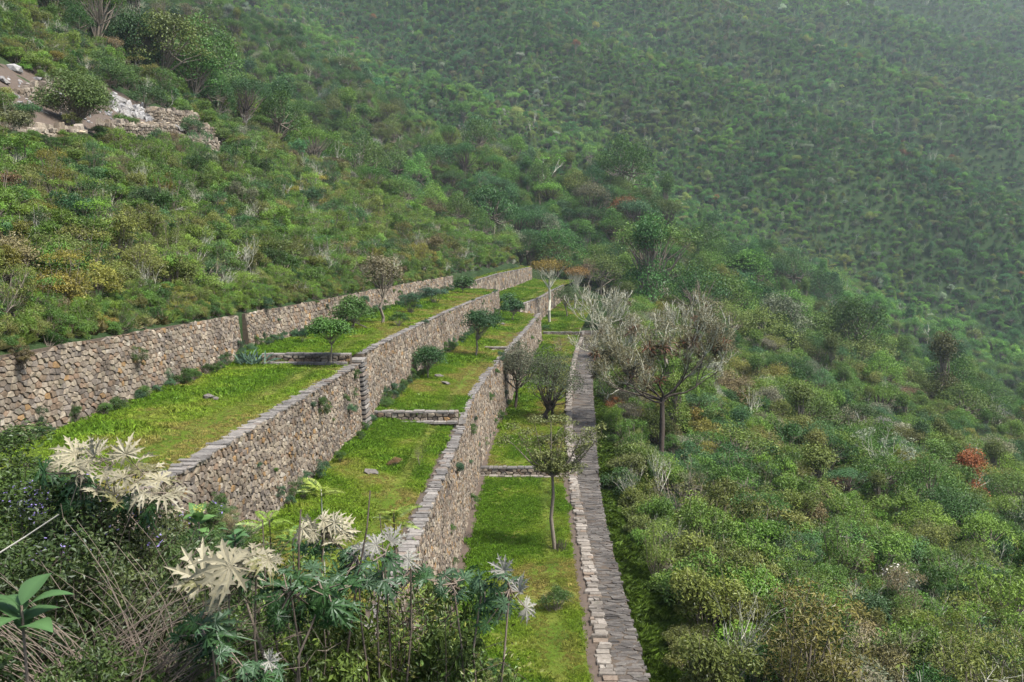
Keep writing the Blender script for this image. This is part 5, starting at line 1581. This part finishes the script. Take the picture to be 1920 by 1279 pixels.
NEAR = [  # u, v of the top, distance, width scale, shape, tint, label
    (-20, 800, 12.5, 1.2, 0, (0.075, 0.125, 0.030), "leafy green shrub at the left picture edge before the top wall"),
    (55, 845, 12.0, 0.9, 1, (0.085, 0.135, 0.028), "green shrub at the lower end of the top wall"),
    (30, 905, 10.0, 1.0, 2, (0.050, 0.085, 0.020), "dark small-leaved shrub at the left edge with violet flowers"),
    (110, 925, 9.5, 1.0, 0, (0.060, 0.095, 0.024), "small-leaved shrub with violet flowers under the cream-leaved plant"),
    (190, 935, 9.5, 1.0, 2, (0.055, 0.090, 0.024), "dark small-leaved shrub below the middle of the cream-leaved plant"),
    (265, 955, 9.5, 0.9, 0, (0.075, 0.100, 0.030), "shrub with violet flowers below the right end of the cream-leaved plant"),
    (330, 985, 9.0, 0.7, 2, (0.085, 0.110, 0.040), "grey-green shrub before the near end of the upper wall"),
    (-10, 1000, 7.5, 0.9, 2, (0.045, 0.075, 0.020), "dark shrub at the left edge above the broad-leaved rosette"),
    (95, 1020, 7.5, 0.8, 0, (0.050, 0.085, 0.020), "dark shrub above and right of the broad-leaved rosette"),
    (175, 1040, 7.5, 0.8, 2, (0.060, 0.085, 0.026), "dark shrub behind the dry stalks"),
    (300, 1060, 7.5, 0.7, 2, (0.080, 0.105, 0.034), "olive shrub right of the dry stalks"),
    (370, 1030, 8.0, 0.7, 0, (0.075, 0.125, 0.032), "green shrub left of the cut-leaved plant"),
    (445, 1010, 9.0, 0.6, 1, (0.085, 0.140, 0.030), "leafy green shrub behind the cut-leaved plant"),
    (520, 1040, 8.5, 0.6, 0, (0.080, 0.140, 0.028), "bright shrub under the cream leaf tuft"),
    (60, 1210, 5.5, 0.7, 1, (0.060, 0.105, 0.022), "low leafy shrub at the bottom left corner"),
    (170, 1225, 5.5, 0.5, 0, (0.070, 0.110, 0.026), "low shrub at the foot of the dry stalks"),
    (330, 1190, 6.0, 0.55, 1, (0.070, 0.115, 0.026), "green shrub at the bottom right of the dry stalks"),
    (430, 1200, 6.2, 0.5, 3, (0.085, 0.140, 0.030), "bright broad-leaved shrub at the bottom below the cut leaves"),
    (560, 1190, 6.6, 0.55, 1, (0.090, 0.135, 0.026), "yellowish shrub at the bottom among thin stems"),
    (660, 1150, 7.2, 0.6, 3, (0.105, 0.150, 0.030), "yellow-green shrub at the bottom under the pale leaves"),
    (760, 1130, 7.6, 0.6, 1, (0.110, 0.150, 0.032), "loose yellow-green shrub left of the lower tall wall end"),
    (830, 1190, 7.0, 0.5, 3, (0.095, 0.140, 0.030), "loose green shrub at the bottom before the lowest terrace"),
    (600, 1110, 7.8, 0.55, 3, (0.095, 0.150, 0.030), "leafy green shrub between the star-leaved plant and the pale leaves"),
    (700, 1080, 8.2, 0.55, 1, (0.100, 0.150, 0.030), "green shrub right behind the pale lavender leaves"),
    (800, 1095, 8.2, 0.45, 3, (0.105, 0.150, 0.034), "green shrub left of the dark blue-green plant"),
    (480, 1130, 7.0, 0.55, 0, (0.075, 0.125, 0.028), "dense green shrub right below the star-shaped leaves"),
    (880, 1140, 7.2, 0.45, 1, (0.085, 0.130, 0.030), "green shrub under the dark blue-green plant"),
    (900, 1210, 6.8, 0.42, 1, (0.080, 0.125, 0.028), "rightmost low shrub of the near bank, before the lowest terrace"),
]
rng_n = R(610)
for i, (u, v, y, ws, k, tint, lab) in enumerate(NEAR):
    b, h, p = top_at(u, v, y)
    h = max(h, 0.5)
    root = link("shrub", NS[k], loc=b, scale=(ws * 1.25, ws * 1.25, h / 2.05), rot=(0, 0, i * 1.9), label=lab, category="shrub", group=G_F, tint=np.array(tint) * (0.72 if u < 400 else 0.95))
    if "violet" in lab:
        n = 150; a = R(620 + i); q = a.integers(0, 16, n)
        cc = a.normal(0, 0.42, (16, 3)) * [1, 1, 0.10] + [0, 0, 1.90]
        pos = cc[q] + a.normal(0, 0.045, (n, 3))
        V, F = leaf_quads(a, pos, unit(a.normal(size=(n, 3)) + [0, -.3, .5]), 0.030, 0.6)
        link("violet_flowers", mesh_from("violet_flowers", V, F, [M_VIOLET]), root)

# ---- cover of small leaves so that no bare bank shows
def bank_cover():
    rng = R(630)
    x, y = jitter_grid(rng, -16, 9, 3.5, 24, 0.5)
    g = ground(x, y)
    inner = (x > x4(y)) & (x < xp(y))
    ok = ~inner | (embank(x, y) > np.where(x < x3(y), zA(y), np.where(x < x2(y), zB(y), zC(y))) - 0.2)
    P = np.stack([x, y, g - 0.1], 1)[ok & (y < 22)]
    k = in_view(P, 200, 0) | (P[:, 1] < 9); P = P[k]; n = len(P)
    s = rng.uniform(0.28, 0.55, n)
    t, kk = pick_tints(rng, n, ['dark', 'mid', 'olive', 'bright', 'brown'], [2, 2, 1.5, 1, 0.6], P[:, 0], P[:, 1], 2.5)
    scatter("undergrowth", "low tangled undergrowth covering the bank below the viewpoint", NS[:4] + [TWIG[0]], P, np.stack([rng.normal(0, .15, n), rng.normal(0, .15, n), rng.uniform(0, 6.28, n)], 1),
            np.stack([s, s, s * rng.uniform(0.6, 1.1, n) * 0.8], 1), t * 0.85, np.where(rng.random(n) < 0.06, 4, rng.integers(0, 4, n)), [M_LEAF_NEAR])
bank_cover()

# ---- deeply cut palmate leaves
def cut_leaf_mesh(name, seed, droop, cup, lobes=9, mat=None):
    rng = R(seed); V = []; Q = []; T = []
    ang = np.linspace(-2.25, 2.25, lobes) + rng.normal(0, 0.05, lobes)
    rows = [(0.0, .032, 0), (0.20, .048, 0), (0.38, .068, 0), (0.46, .088, 1), (0.51, .060, 0), (0.60, .064, 0), (0.67, .076, 1), (0.72, .044, 0), (0.86, .028, 0), (1.0, 0.002, 0)]
    for a in ang:
        L = (1.0 - 0.42 * (abs(a) / 2.25) ** 1.6) * rng.uniform(0.9, 1.08)
        dx, dy = math.sin(a), math.cos(a)
        b0 = len(V); bend = rng.normal(0, 0.10); lz = rng.normal(0, 0.13)
        for j, (t, w, tooth) in enumerate(rows):
            r = t * L; wob = bend * t * t
            cxp, cyp = dx * r + dy * wob, dy * r - dx * wob
            ww = w * (1.9 if tooth else 1.0) * (0.8 + 0.4 * rng.random())
            fwd = 0.06 if tooth else 0.0
            z = -droop * r * r + cup * r * (1 - 0.55 * r) + lz * t * t
            lift = 0.6 * w
            V.append((cxp - dy * ww + dx * fwd, cyp + dx * ww + dy * fwd, z + lift))
            V.append((cxp, cyp, z)); 
            V.append((cxp + dy * ww + dx * fwd, cyp - dx * ww + dy * fwd, z + lift))
            if j:
                k = b0 + 3 * j
                Q += [(k - 3, k - 2, k + 1, k), (k - 2, k - 1, k + 2, k + 1)]
    # short stalk below the blade
    c0 = len(V)
    for s in ((-0.012, 0), (0.012, 0)): V.append((s[0], -0.02, 0.0))
    for s in ((-0.012, 0), (0.012, 0)): V.append((s[0], -0.55, -0.28))
    Q.append((c0, c0 + 1, c0 + 3, c0 + 2))
    vv = rng.random(len(V)) * 0.2 + 0.2; nb = lobes * len(rows) * 3; vv[1:nb:3] += 0.4
    return mesh_from(name, np.array(V), np.array(Q), [mat or M_LEAF_NEAR], attrs={"v": vv})
M_FELT = leaf_material("felted_young_leaf", 0.75, 1.2, 0.02, 0.35)
CL_UP = [cut_leaf_mesh("young_leaf", 650 + i, 0.10 + 0.25 * i, 0.75 - 0.25 * i, 9, M_FELT) for i in range(4)]
CL_DN = [cut_leaf_mesh("old_leaf", 660 + i, 0.45 + 0.25 * i, 0.15, 9, M_LEAF_NEAR) for i in range(4)]
CREAM = (0.32, 0.295, 0.205); OLD = (0.034, 0.080, 0.024); GREYW = (0.25, 0.245, 0.215); OLDB = (0.050, 0.095, 0.045)
def cut_plant(label, y, crown_uv, leaves, seed):
    """leaves: (u, v, radius px, kind) ; kind c cream, d dark, g greyish white"""
    rng = R(seed)
    cs = [at_y(u, v, y) for (u, v) in crown_uv]
    bx, by = cs[0][0] + 0.1, y + 0.1
    base = np.array([bx, by, gz(bx, by)])
    root = link("cut_leaf_plant", None, loc=base, label=label, category="plant", group="tall plants with deeply cut leaves")
    more = []
    for (u, v, r, kd) in leaves:
        if kd == 'g' or (kd == 'c' and rng.random() < 0.45): continue
        more.append((u + rng.normal(0, 12), v + rng.uniform(-4, 18), r * rng.uniform(0.6, 0.95), kd if kd != 'c' else ('c' if rng.random() < 0.6 else 't')))
        if kd in 'db': more.append((u + rng.normal(0, 16), v + rng.uniform(-6, 24), r * rng.uniform(0.6, 1.0), 'd'))
    leaves = list(leaves) + more
    segs = []
    for c in cs:
        c = c - base; q0 = np.array([rng.normal(0, .05), rng.normal(0, .05), -0.2]); rr = 0.014
        for k in range(5):
            q1 = c * (k + 1) / 5 + (rng.normal(size=3) * [0.05, 0.05, 0.0] if k < 4 else 0); segs.append((q0, q1, rr, rr * 0.88)); q0 = q1; rr *= 0.88
    for i, (u, v, r, kd) in enumerate(leaves):
        yy = y + rng.uniform(-0.35, 0.35) + (0.12 if kd == 'd' else -0.05)
        p = at_y(u, v, yy) - base
        near = min(cs, key=lambda c: np.linalg.norm(c - base - p)) - base
        L = r / FPX * yy
        away = p - near; 
        hd = math.atan2(away[0], away[1]) if np.hypot(away[0], away[1]) > 0.02 else rng.uniform(-3, 3)
        mesh = (CL_DN if kd in 'db' else CL_UP)[rng.integers(4)]
        col = {'c': CREAM, 'd': OLD, 'g': GREYW, 'b': OLDB, 't': (0.17, 0.165, 0.075)}[kd] if kd != 'b' else OLDB
        col = np.array(col) * rng.uniform(0.8, 1.2)
        # blade: tip points outwards from the stem, face turned to the sky and somewhat to the viewer
        tilt = rng.uniform(-0.1, 1.25) if kd not in 'db' else rng.uniform(-0.2, 1.0)
        e = Euler((tilt, rng.normal(0, 0.45), 0)).to_matrix().to_4x4()
        rz = Matrix.Rotation(-hd * 0.55 + rng.normal(0, 0.5), 4, 'Z')
        q = (Matrix.Rotation(0.0, 4, 'X') @ e @ rz).to_euler()
        o = link("leaf", mesh, root, loc=p, rot=q, scale=L * rng.uniform(0.85, 1.25), tint=col)
        segs.append((near + rng.normal(size=3) * 0.02, p, 0.006, 0.004))
    V, F = tubes(segs, 5)
    link("stem", mesh_from("stem", V, F, [M_DRY], smooth=True), root)
cut_plant("large plant with cream felted leaves above dark old leaves, at left", 9.3, [(150, 890), (205, 875), (265, 890), (310, 925)],
    [(112, 868, 42, 'c'), (140, 852, 44, 'c'), (165, 866, 40, 'c'), (185, 850, 46, 'c'), (210, 862, 46, 'c'), (236, 852, 42, 'c'), (258, 868, 44, 'c'), (282, 880, 44, 'c'), (300, 900, 42, 'c'),
     (196, 890, 40, 'c'), (228, 896, 44, 'c'), (180, 922, 42, 'c'), (216, 926, 40, 'c'), (255, 905, 40, 'c'), (305, 932, 44, 'c'), (328, 925, 38, 'c'), (322, 955, 38, 'c'), (150, 880, 36, 'c'), (270, 925, 36, 'c'),
     (88, 890, 46, 'd'), (118, 905, 46, 'd'), (145, 908, 42, 'd'), (165, 900, 40, 'd'), (128, 935, 44, 'd'), (158, 938, 44, 'd'), (200, 945, 40, 'd'), (245, 935, 44, 'd'), (282, 948, 44, 'd'), (235, 955, 40, 'd'), (268, 965, 38, 'd'), (105, 930, 36, 'd')], 671)
cut_plant("plant with large star-shaped whitish leaves in the middle foreground", 6.0, [(430, 1095), (480, 1080), (545, 1110), (610, 1110)],
    [(384, 1092, 78, 'c'), (432, 1062, 78, 'c'), (476, 1048, 58, 'c'), (412, 1128, 56, 'c'), (505, 1052, 44, 'c'), (455, 1090, 44, 'c'), (402, 1070, 44, 'c'),
     (478, 1080, 50, 'd'), (528, 1100, 54, 'd'), (560, 1085, 46, 'd'), (598, 1095, 50, 'd'), (575, 1132, 52, 'd'), (528, 1142, 48, 'd'), (622, 1128, 48, 'd'), (640, 1095, 44, 'd'), (500, 1120, 42, 'd'), (650, 1140, 44, 'd'), (605, 1155, 40, 'd'), (545, 1160, 40, 'd'),
     (540, 1070, 34, 'b'), (585, 1065, 34, 'b')], 672)
cut_plant("cream leaf tuft on a thin stem against the middle terrace", 7.8, [(605, 995)],
    [(568, 992, 36, 'c'), (585, 980, 36, 'c'), (606, 976, 38, 'c'), (628, 980, 36, 'c'), (642, 996, 34, 'c'), (590, 998, 32, 'c'), (620, 1000, 32, 'c'), (625, 1018, 34, 'c'), (575, 1025, 36, 'd'), (600, 1030, 40, 'd'), (640, 1030, 34, 'd')], 673)
cut_plant("plant with pale lavender-white leaf undersides right of the cream tuft", 7.0, [(670, 1050), (720, 1035), (770, 1065)],
    [(650, 1036, 42, 'b'), (676, 1030, 40, 'g'), (705, 1022, 36, 'g'), (732, 1016, 34, 'g'), (695, 1055, 42, 'b'), (730, 1050, 38, 'b'), (655, 1066, 40, 'b'), (690, 1085, 44, 'b'), (640, 1080, 36, 'b'), (765, 1050, 34, 'g'), (790, 1068, 34, 'b'), (760, 1085, 36, 'b'), (720, 1090, 38, 'b')], 674)
cut_plant("dark blue-green cut-leaved plant against the lowest terrace", 6.8, [(850, 1095), (905, 1095), (955, 1110)],
    [(835, 1080, 36, 'b'), (868, 1078, 36, 'b'), (900, 1082, 44, 'b'), (932, 1080, 44, 'b'), (955, 1092, 40, 'b'), (975, 1110, 36, 'g'), (925, 1118, 46, 'd'), (895, 1112, 40, 'd'), (862, 1108, 36, 'b'), (955, 1135, 40, 'b'), (920, 1148, 38, 'd'), (985, 1140, 30, 'g'), (830, 1110, 32, 'd'), (945, 1070, 34, 'g')], 675)
cut_plant("small dark cut-leaved plant low in front of the star-leaved one", 5.8, [(395, 1185)],
    [(375, 1172, 44, 'b'), (405, 1168, 44, 'b'), (390, 1195, 46, 'd'), (420, 1190, 40, 'd'), (398, 1225, 42, 'b'), (370, 1210, 38, 'd'), (455, 1250, 40, 'b'), (650, 1255, 1, 'd')][:7], 676)
cut_plant("small pale cut-leaved plant at the bottom edge", 5.6, [(495, 1255)], [(480, 1248, 36, 'b'), (505, 1240, 36, 'g'), (520, 1255, 34, 'b'), (495, 1270, 34, 'd')], 677)

# ---- broad oval leaves
def oval_leaf(name, seed, L=1.0, W=0.42):
    rng = R(seed); V = []; Q = []
    for j, t in enumerate(np.linspace(0, 1, 8)):
        w = W * math.sin(math.pi * t ** 0.85) * 0.5 + 0.006; z = 0.16 * math.sin(t * 2.2) - 0.3 * t * t
        V += [(-w, t * L, z + 0.1 * w), (0, t * L, z), (w, t * L, z + 0.1 * w)]
        if j:
            k = 3 * j; Q += [(k - 3, k - 2, k + 1, k), (k - 2, k - 1, k + 2, k + 1)]
    return mesh_from(name, np.array(V), np.array(Q), [M_LEAF_NEAR], attrs={"v": np.tile([0.42, 0.62, 0.42], 8)}, smooth=True)
OVAL = [oval_leaf("oval_leaf", 680 + i, 1.0, 0.48 + 0.07 * i) for i in range(2)]
def rosette(label, u, v, y, Lpx, n, tint, seed, bud=False):
    rng = R(seed); p = at_y(u, v, y); base = np.array([p[0], p[1], gz(p[0], p[1])])
    root = link("broad_leaf_plant", None, loc=base, label=label, category="plant", group="plants with broad oval leaves")
    c = p - base; V, F = tubes([(np.array([0, 0, -.1]), c * .5 + [.03, 0, 0], .012, .010), (c * .5 + [.03, 0, 0], c, .010, .008)], 5)
    link("stem", mesh_from("stem", V, F, [M_DRY], smooth=True), root)
    for i in range(n):
        e = Euler((rng.uniform(0.0, 0.9), 0, i * 2.4 + rng.normal(0, .2)), 'XYZ'); L = Lpx / FPX * y * rng.uniform(0.75, 1.15)
        link("leaf", OVAL[i % 2], root, loc=c - np.array([0, 0, 0.02 * i]), rot=e, scale=L, tint=np.array(tint) * rng.uniform(0.8, 1.2))
    if bud:
        V, F = leaf_quads(rng, c + rng.normal(0, 0.03, (60, 3)) + [0, 0, .05], unit(rng.normal(size=(60, 3)) + [0, 0, 1]), 0.022, 0.7)
        link("flower_head", mesh_from("flower_head", V, F, [M_LEAF_NEAR], attrs={"v": np.full(len(V), .7)}), root, tint=(0.30, 0.32, 0.08))
rosette("plant with big smooth oval leaves in the bottom left corner", 40, 1135, 5.0, 92, 9, (0.062, 0.125, 0.045), 685)
rosette("broad-leaved plant with yellowish flower head before the upper wall", 372, 965, 8.3, 40, 8, (0.085, 0.165, 0.050), 686, True)
rosette("second broad-leaved plant just right of the yellowish flower head", 440, 1002, 8.3, 40, 7, (0.075, 0.150, 0.060), 687)

# ---- feathery saplings and thin stems
def frond_mesh(seed):
    rng = R(seed); V = []; Q = []
    for j, t in enumerate(np.linspace(0.15, 1, 12)):
        z = 0.25 * t - 0.45 * t * t; l = 0.30 * math.sin(math.pi * (0.15 + 0.8 * t)) + 0.05
        for sgn in (-1, 1):
            b = len(V); a = 0.9
            tip = (sgn * l * math.cos(0.5), t + l * math.sin(0.5), z - 0.25 * l)
            V += [(0, t - .022, z), (sgn * l * .55, t + l * .2 - .03, z + 0.02), tip, (sgn * l * .5, t + l * .32 + .03, z + 0.02)]
            Q.append((b, b + 1, b + 2, b + 3))
    b = len(V); V += [(-.008, 0, 0), (.008, 0, 0), (.004, 1, -.2), (-.004, 1, -.2)]; Q.append((b, b + 1, b + 2, b + 3))
    return mesh_from("frond", np.array(V), np.array(Q), [M_LEAF_NEAR], attrs={"v": R(seed).random(len(V))})
FROND = [frond_mesh(690), frond_mesh(691)]
def feather(label, u, v, y, Lpx, n, tint, seed):
    rng = R(seed); p = at_y(u, v, y); base = np.array([p[0], p[1], gz(p[0], p[1])]); c = p - base
    root = link("sapling", None, loc=base, label=label, category="sapling", group="feathery-leaved saplings in the foreground")
    V, F = tubes([(np.array([0, 0, -.1]), c * .5 + [.04, 0, 0], .011, .009), (c * .5 + [.04, 0, 0], c, .009, .006)], 5)
    link("stem", mesh_from("stem", V, F, [M_LICHEN if 'pale' in label else M_DARKBARK], smooth=True), root)
    for i in range(n):
        link("frond", FROND[i % 2], root, loc=c - np.array([0, 0, 0.012 * i]), rot=Euler((rng.uniform(-0.1, 0.7), 0, i * 2.4)), scale=Lpx / FPX * y * rng.uniform(.7, 1.2), tint=np.array(tint) * rng.uniform(.8, 1.25))
feather("pale-stemmed feathery sapling reaching up over the middle terrace", 602, 918, 9.0, 44, 10, (0.15, 0.19, 0.035), 695)
feather("feathery yellow-green sapling before the foot of the upper wall", 505, 975, 8.0, 50, 14, (0.12, 0.18, 0.025), 696)
feather("feathery sapling with two-toned leaves before the tall wall coping", 738, 962, 7.8, 46, 11, (0.13, 0.18, 0.03), 697)
feather("low feathery sapling between the cream tuft and the wall foot", 548, 1012, 8.2, 44, 12, (0.09, 0.16, 0.03), 698)

def bare_stem(label, pts, y, r, mat=M_DARKBARK, leaves=0, tint=(0.1, .15, .03), seed=0):
    rng = R(seed); P = [at_y(u, v, y + dy) for (u, v, dy) in pts]
    b = P[0]; segs = []
    for a, c in zip(P[:-1], P[1:]): segs.append((a - b, c - b, r, r * 0.8)); r *= 0.8
    V, F = tubes(segs, 5)
    root = link("bare_stem", mesh_from("bare_stem", V, F, [mat], smooth=True), loc=b, label=label, category="stem", group="thin bare stems in the foreground")
    return root
bare_stem("long dark bare stem rising highest in the middle foreground", [(640, 1300, 0), (668, 1100, 0), (688, 990, 0), (694, 920, 0.1)], 6.8, 0.011, seed=1)
bare_stem("brown curving stem under the star-shaped leaves", [(520, 1310, 0), (478, 1180, 0), (460, 1125, 0)], 6.3, 0.015, M_BARK, seed=2)
bare_stem("dark stem through the dark cut leaves", [(590, 1310, 0), (560, 1180, 0), (560, 1020, 0), (564, 955, 0.1)], 6.5, 0.012, seed=3)
bare_stem("thin leaning stem left of the dark one", [(600, 1320, 0), (520, 1220, 0), (497, 1080, 0), (492, 975, 0.1)], 6.4, 0.009, seed=4)
bare_stem("pale diagonal dead twig at the left picture edge", [(-30, 1055, 0), (50, 1005, 0.1), (110, 965, 0.1)], 6.5, 0.008, M_PALEBARK, seed=5)
bare_stem("thin stem beside the feathery two-toned sapling", [(735, 1290, 0), (725, 1100, 0), (712, 965, 0.1)], 7.0, 0.007, seed=6)

def thin_saplings():
    rng = R(700)
    for i in range(26):
        u = rng.uniform(470, 920); v = rng.uniform(1110, 1220) + max(0, u - 800) * 0.25; y = rng.uniform(6.7, 8.0)
        b, h, p = top_at(u, v, y); c = p - b
        segs = []; q = np.array([rng.normal(0, .05), rng.normal(0, .05), -0.15]); L = []
        for j in range(5):
            e = c * (j + 1) / 5 + rng.normal(size=3) * [0.04, 0.04, 0]; segs.append((q, e, 0.009 - j * .0013, 0.008 - j * .0013)); q = e
            if j > 0:
                for k in range(3):
                    d = unit(rng.normal(size=3) + [0, 0, .7]) * rng.uniform(0.15, 0.4); segs.append((e, e + d, 0.0035, 0.0015)); L += [e + d, e + d * .6]
        root = link("sapling", None, loc=b, label=None, category="sapling", group="thin leafy saplings at the bottom centre")
        V, F = tubes(segs, 4); link("stem", mesh_from("stem", V, F, [M_DARKBARK if i % 3 else M_BARK], smooth=True), root)
        L = np.array(L); n = len(L) * 7
        pos = np.repeat(L, 7, 0) + rng.normal(0, 0.08, (n, 3))
        V, F = leaf_quads(rng, pos, unit(rng.normal(size=(n, 3)) * .7 + [0, -.2, .8]), rng.uniform(.03, .062, n), 0.45)
        t = np.array([(0.11, 0.16, 0.032), (0.085, 0.14, 0.032), (0.15, 0.165, 0.04)][i % 3])
        link("foliage", mesh_from("foliage", V, F, [M_LEAF_NEAR], attrs={"v": np.repeat(rng.random(n), 4)}), root, tint=t)
        THIN.append((u, root))
THIN = []
thin_saplings()
THIN.sort(key=lambda t: t[0])
NUM = "first second third fourth fifth sixth seventh eighth ninth tenth eleventh twelfth thirteenth fourteenth fifteenth sixteenth seventeenth eighteenth nineteenth twentieth twenty-first twenty-second twenty-third twenty-fourth twenty-fifth twenty-sixth".split()
for k, (u, r_) in enumerate(THIN): r_["label"] = "thin leafy sapling at the bottom centre, %s from the left" % NUM[k]

def dry_stalks():
    rng = R(710); b = at_y(215, 1330, 6.2); segs = []
    for i in range(240):
        p0 = np.array([rng.normal(0, .30), rng.normal(0, .3), rng.normal(-.1, .1)])
        az = rng.normal(0.4, 0.7); L = rng.uniform(0.7, 1.6)
        d = unit(np.array([math.sin(az) * 0.75, rng.normal(0, .35), 1.0])); q = p0; r = rng.uniform(0.0022, 0.006)
        for j in range(5):
            d = unit(d + np.array([0.10 * np.sign(math.sin(az)), 0, -0.10]) + rng.normal(size=3) * 0.05); e = q + d * L / 5; segs.append((q, e, r, r * .85)); q = e; r *= .85
        if rng.random() < .3: segs.append((q, q + unit(d + rng.normal(size=3)) * .12, r, r * .5))
    V, F = tubes(segs, 4)
    link("dry_stalks", mesh_from("dry_stalks", V, F, [M_DRY], smooth=True), loc=b, label="tangled clump of dry brown stalks at lower left", category="dry stalks")
dry_stalks()

# ------------------------------------------------------------------ air
def build_haze():
    lo = np.array([-1500.0, -30.0, -700.0]); hi = np.array([1500.0, 2200.0, 640.0])
    V = np.array([[x, y, z] for x in (lo[0], hi[0]) for y in (lo[1], hi[1]) for z in (lo[2], hi[2])])
    F = np.array([[0, 1, 3, 2], [4, 6, 7, 5], [0, 4, 5, 1], [2, 3, 7, 6], [0, 2, 6, 4], [1, 5, 7, 3]])
    m = Mat("hazy_air")
    pv = m.N("ShaderNodeVolumePrincipled", {"Color": (0.78, 0.92, 1.0, 1), "Density": 0.00016, "Anisotropy": 0.2})
    m.l.new(pv.outputs[0], m.out.inputs["Volume"])
    link("haze", mesh_from("haze", V, F, [m.m]), kind="stuff", label="thin pale haze in the mountain air")
build_haze()
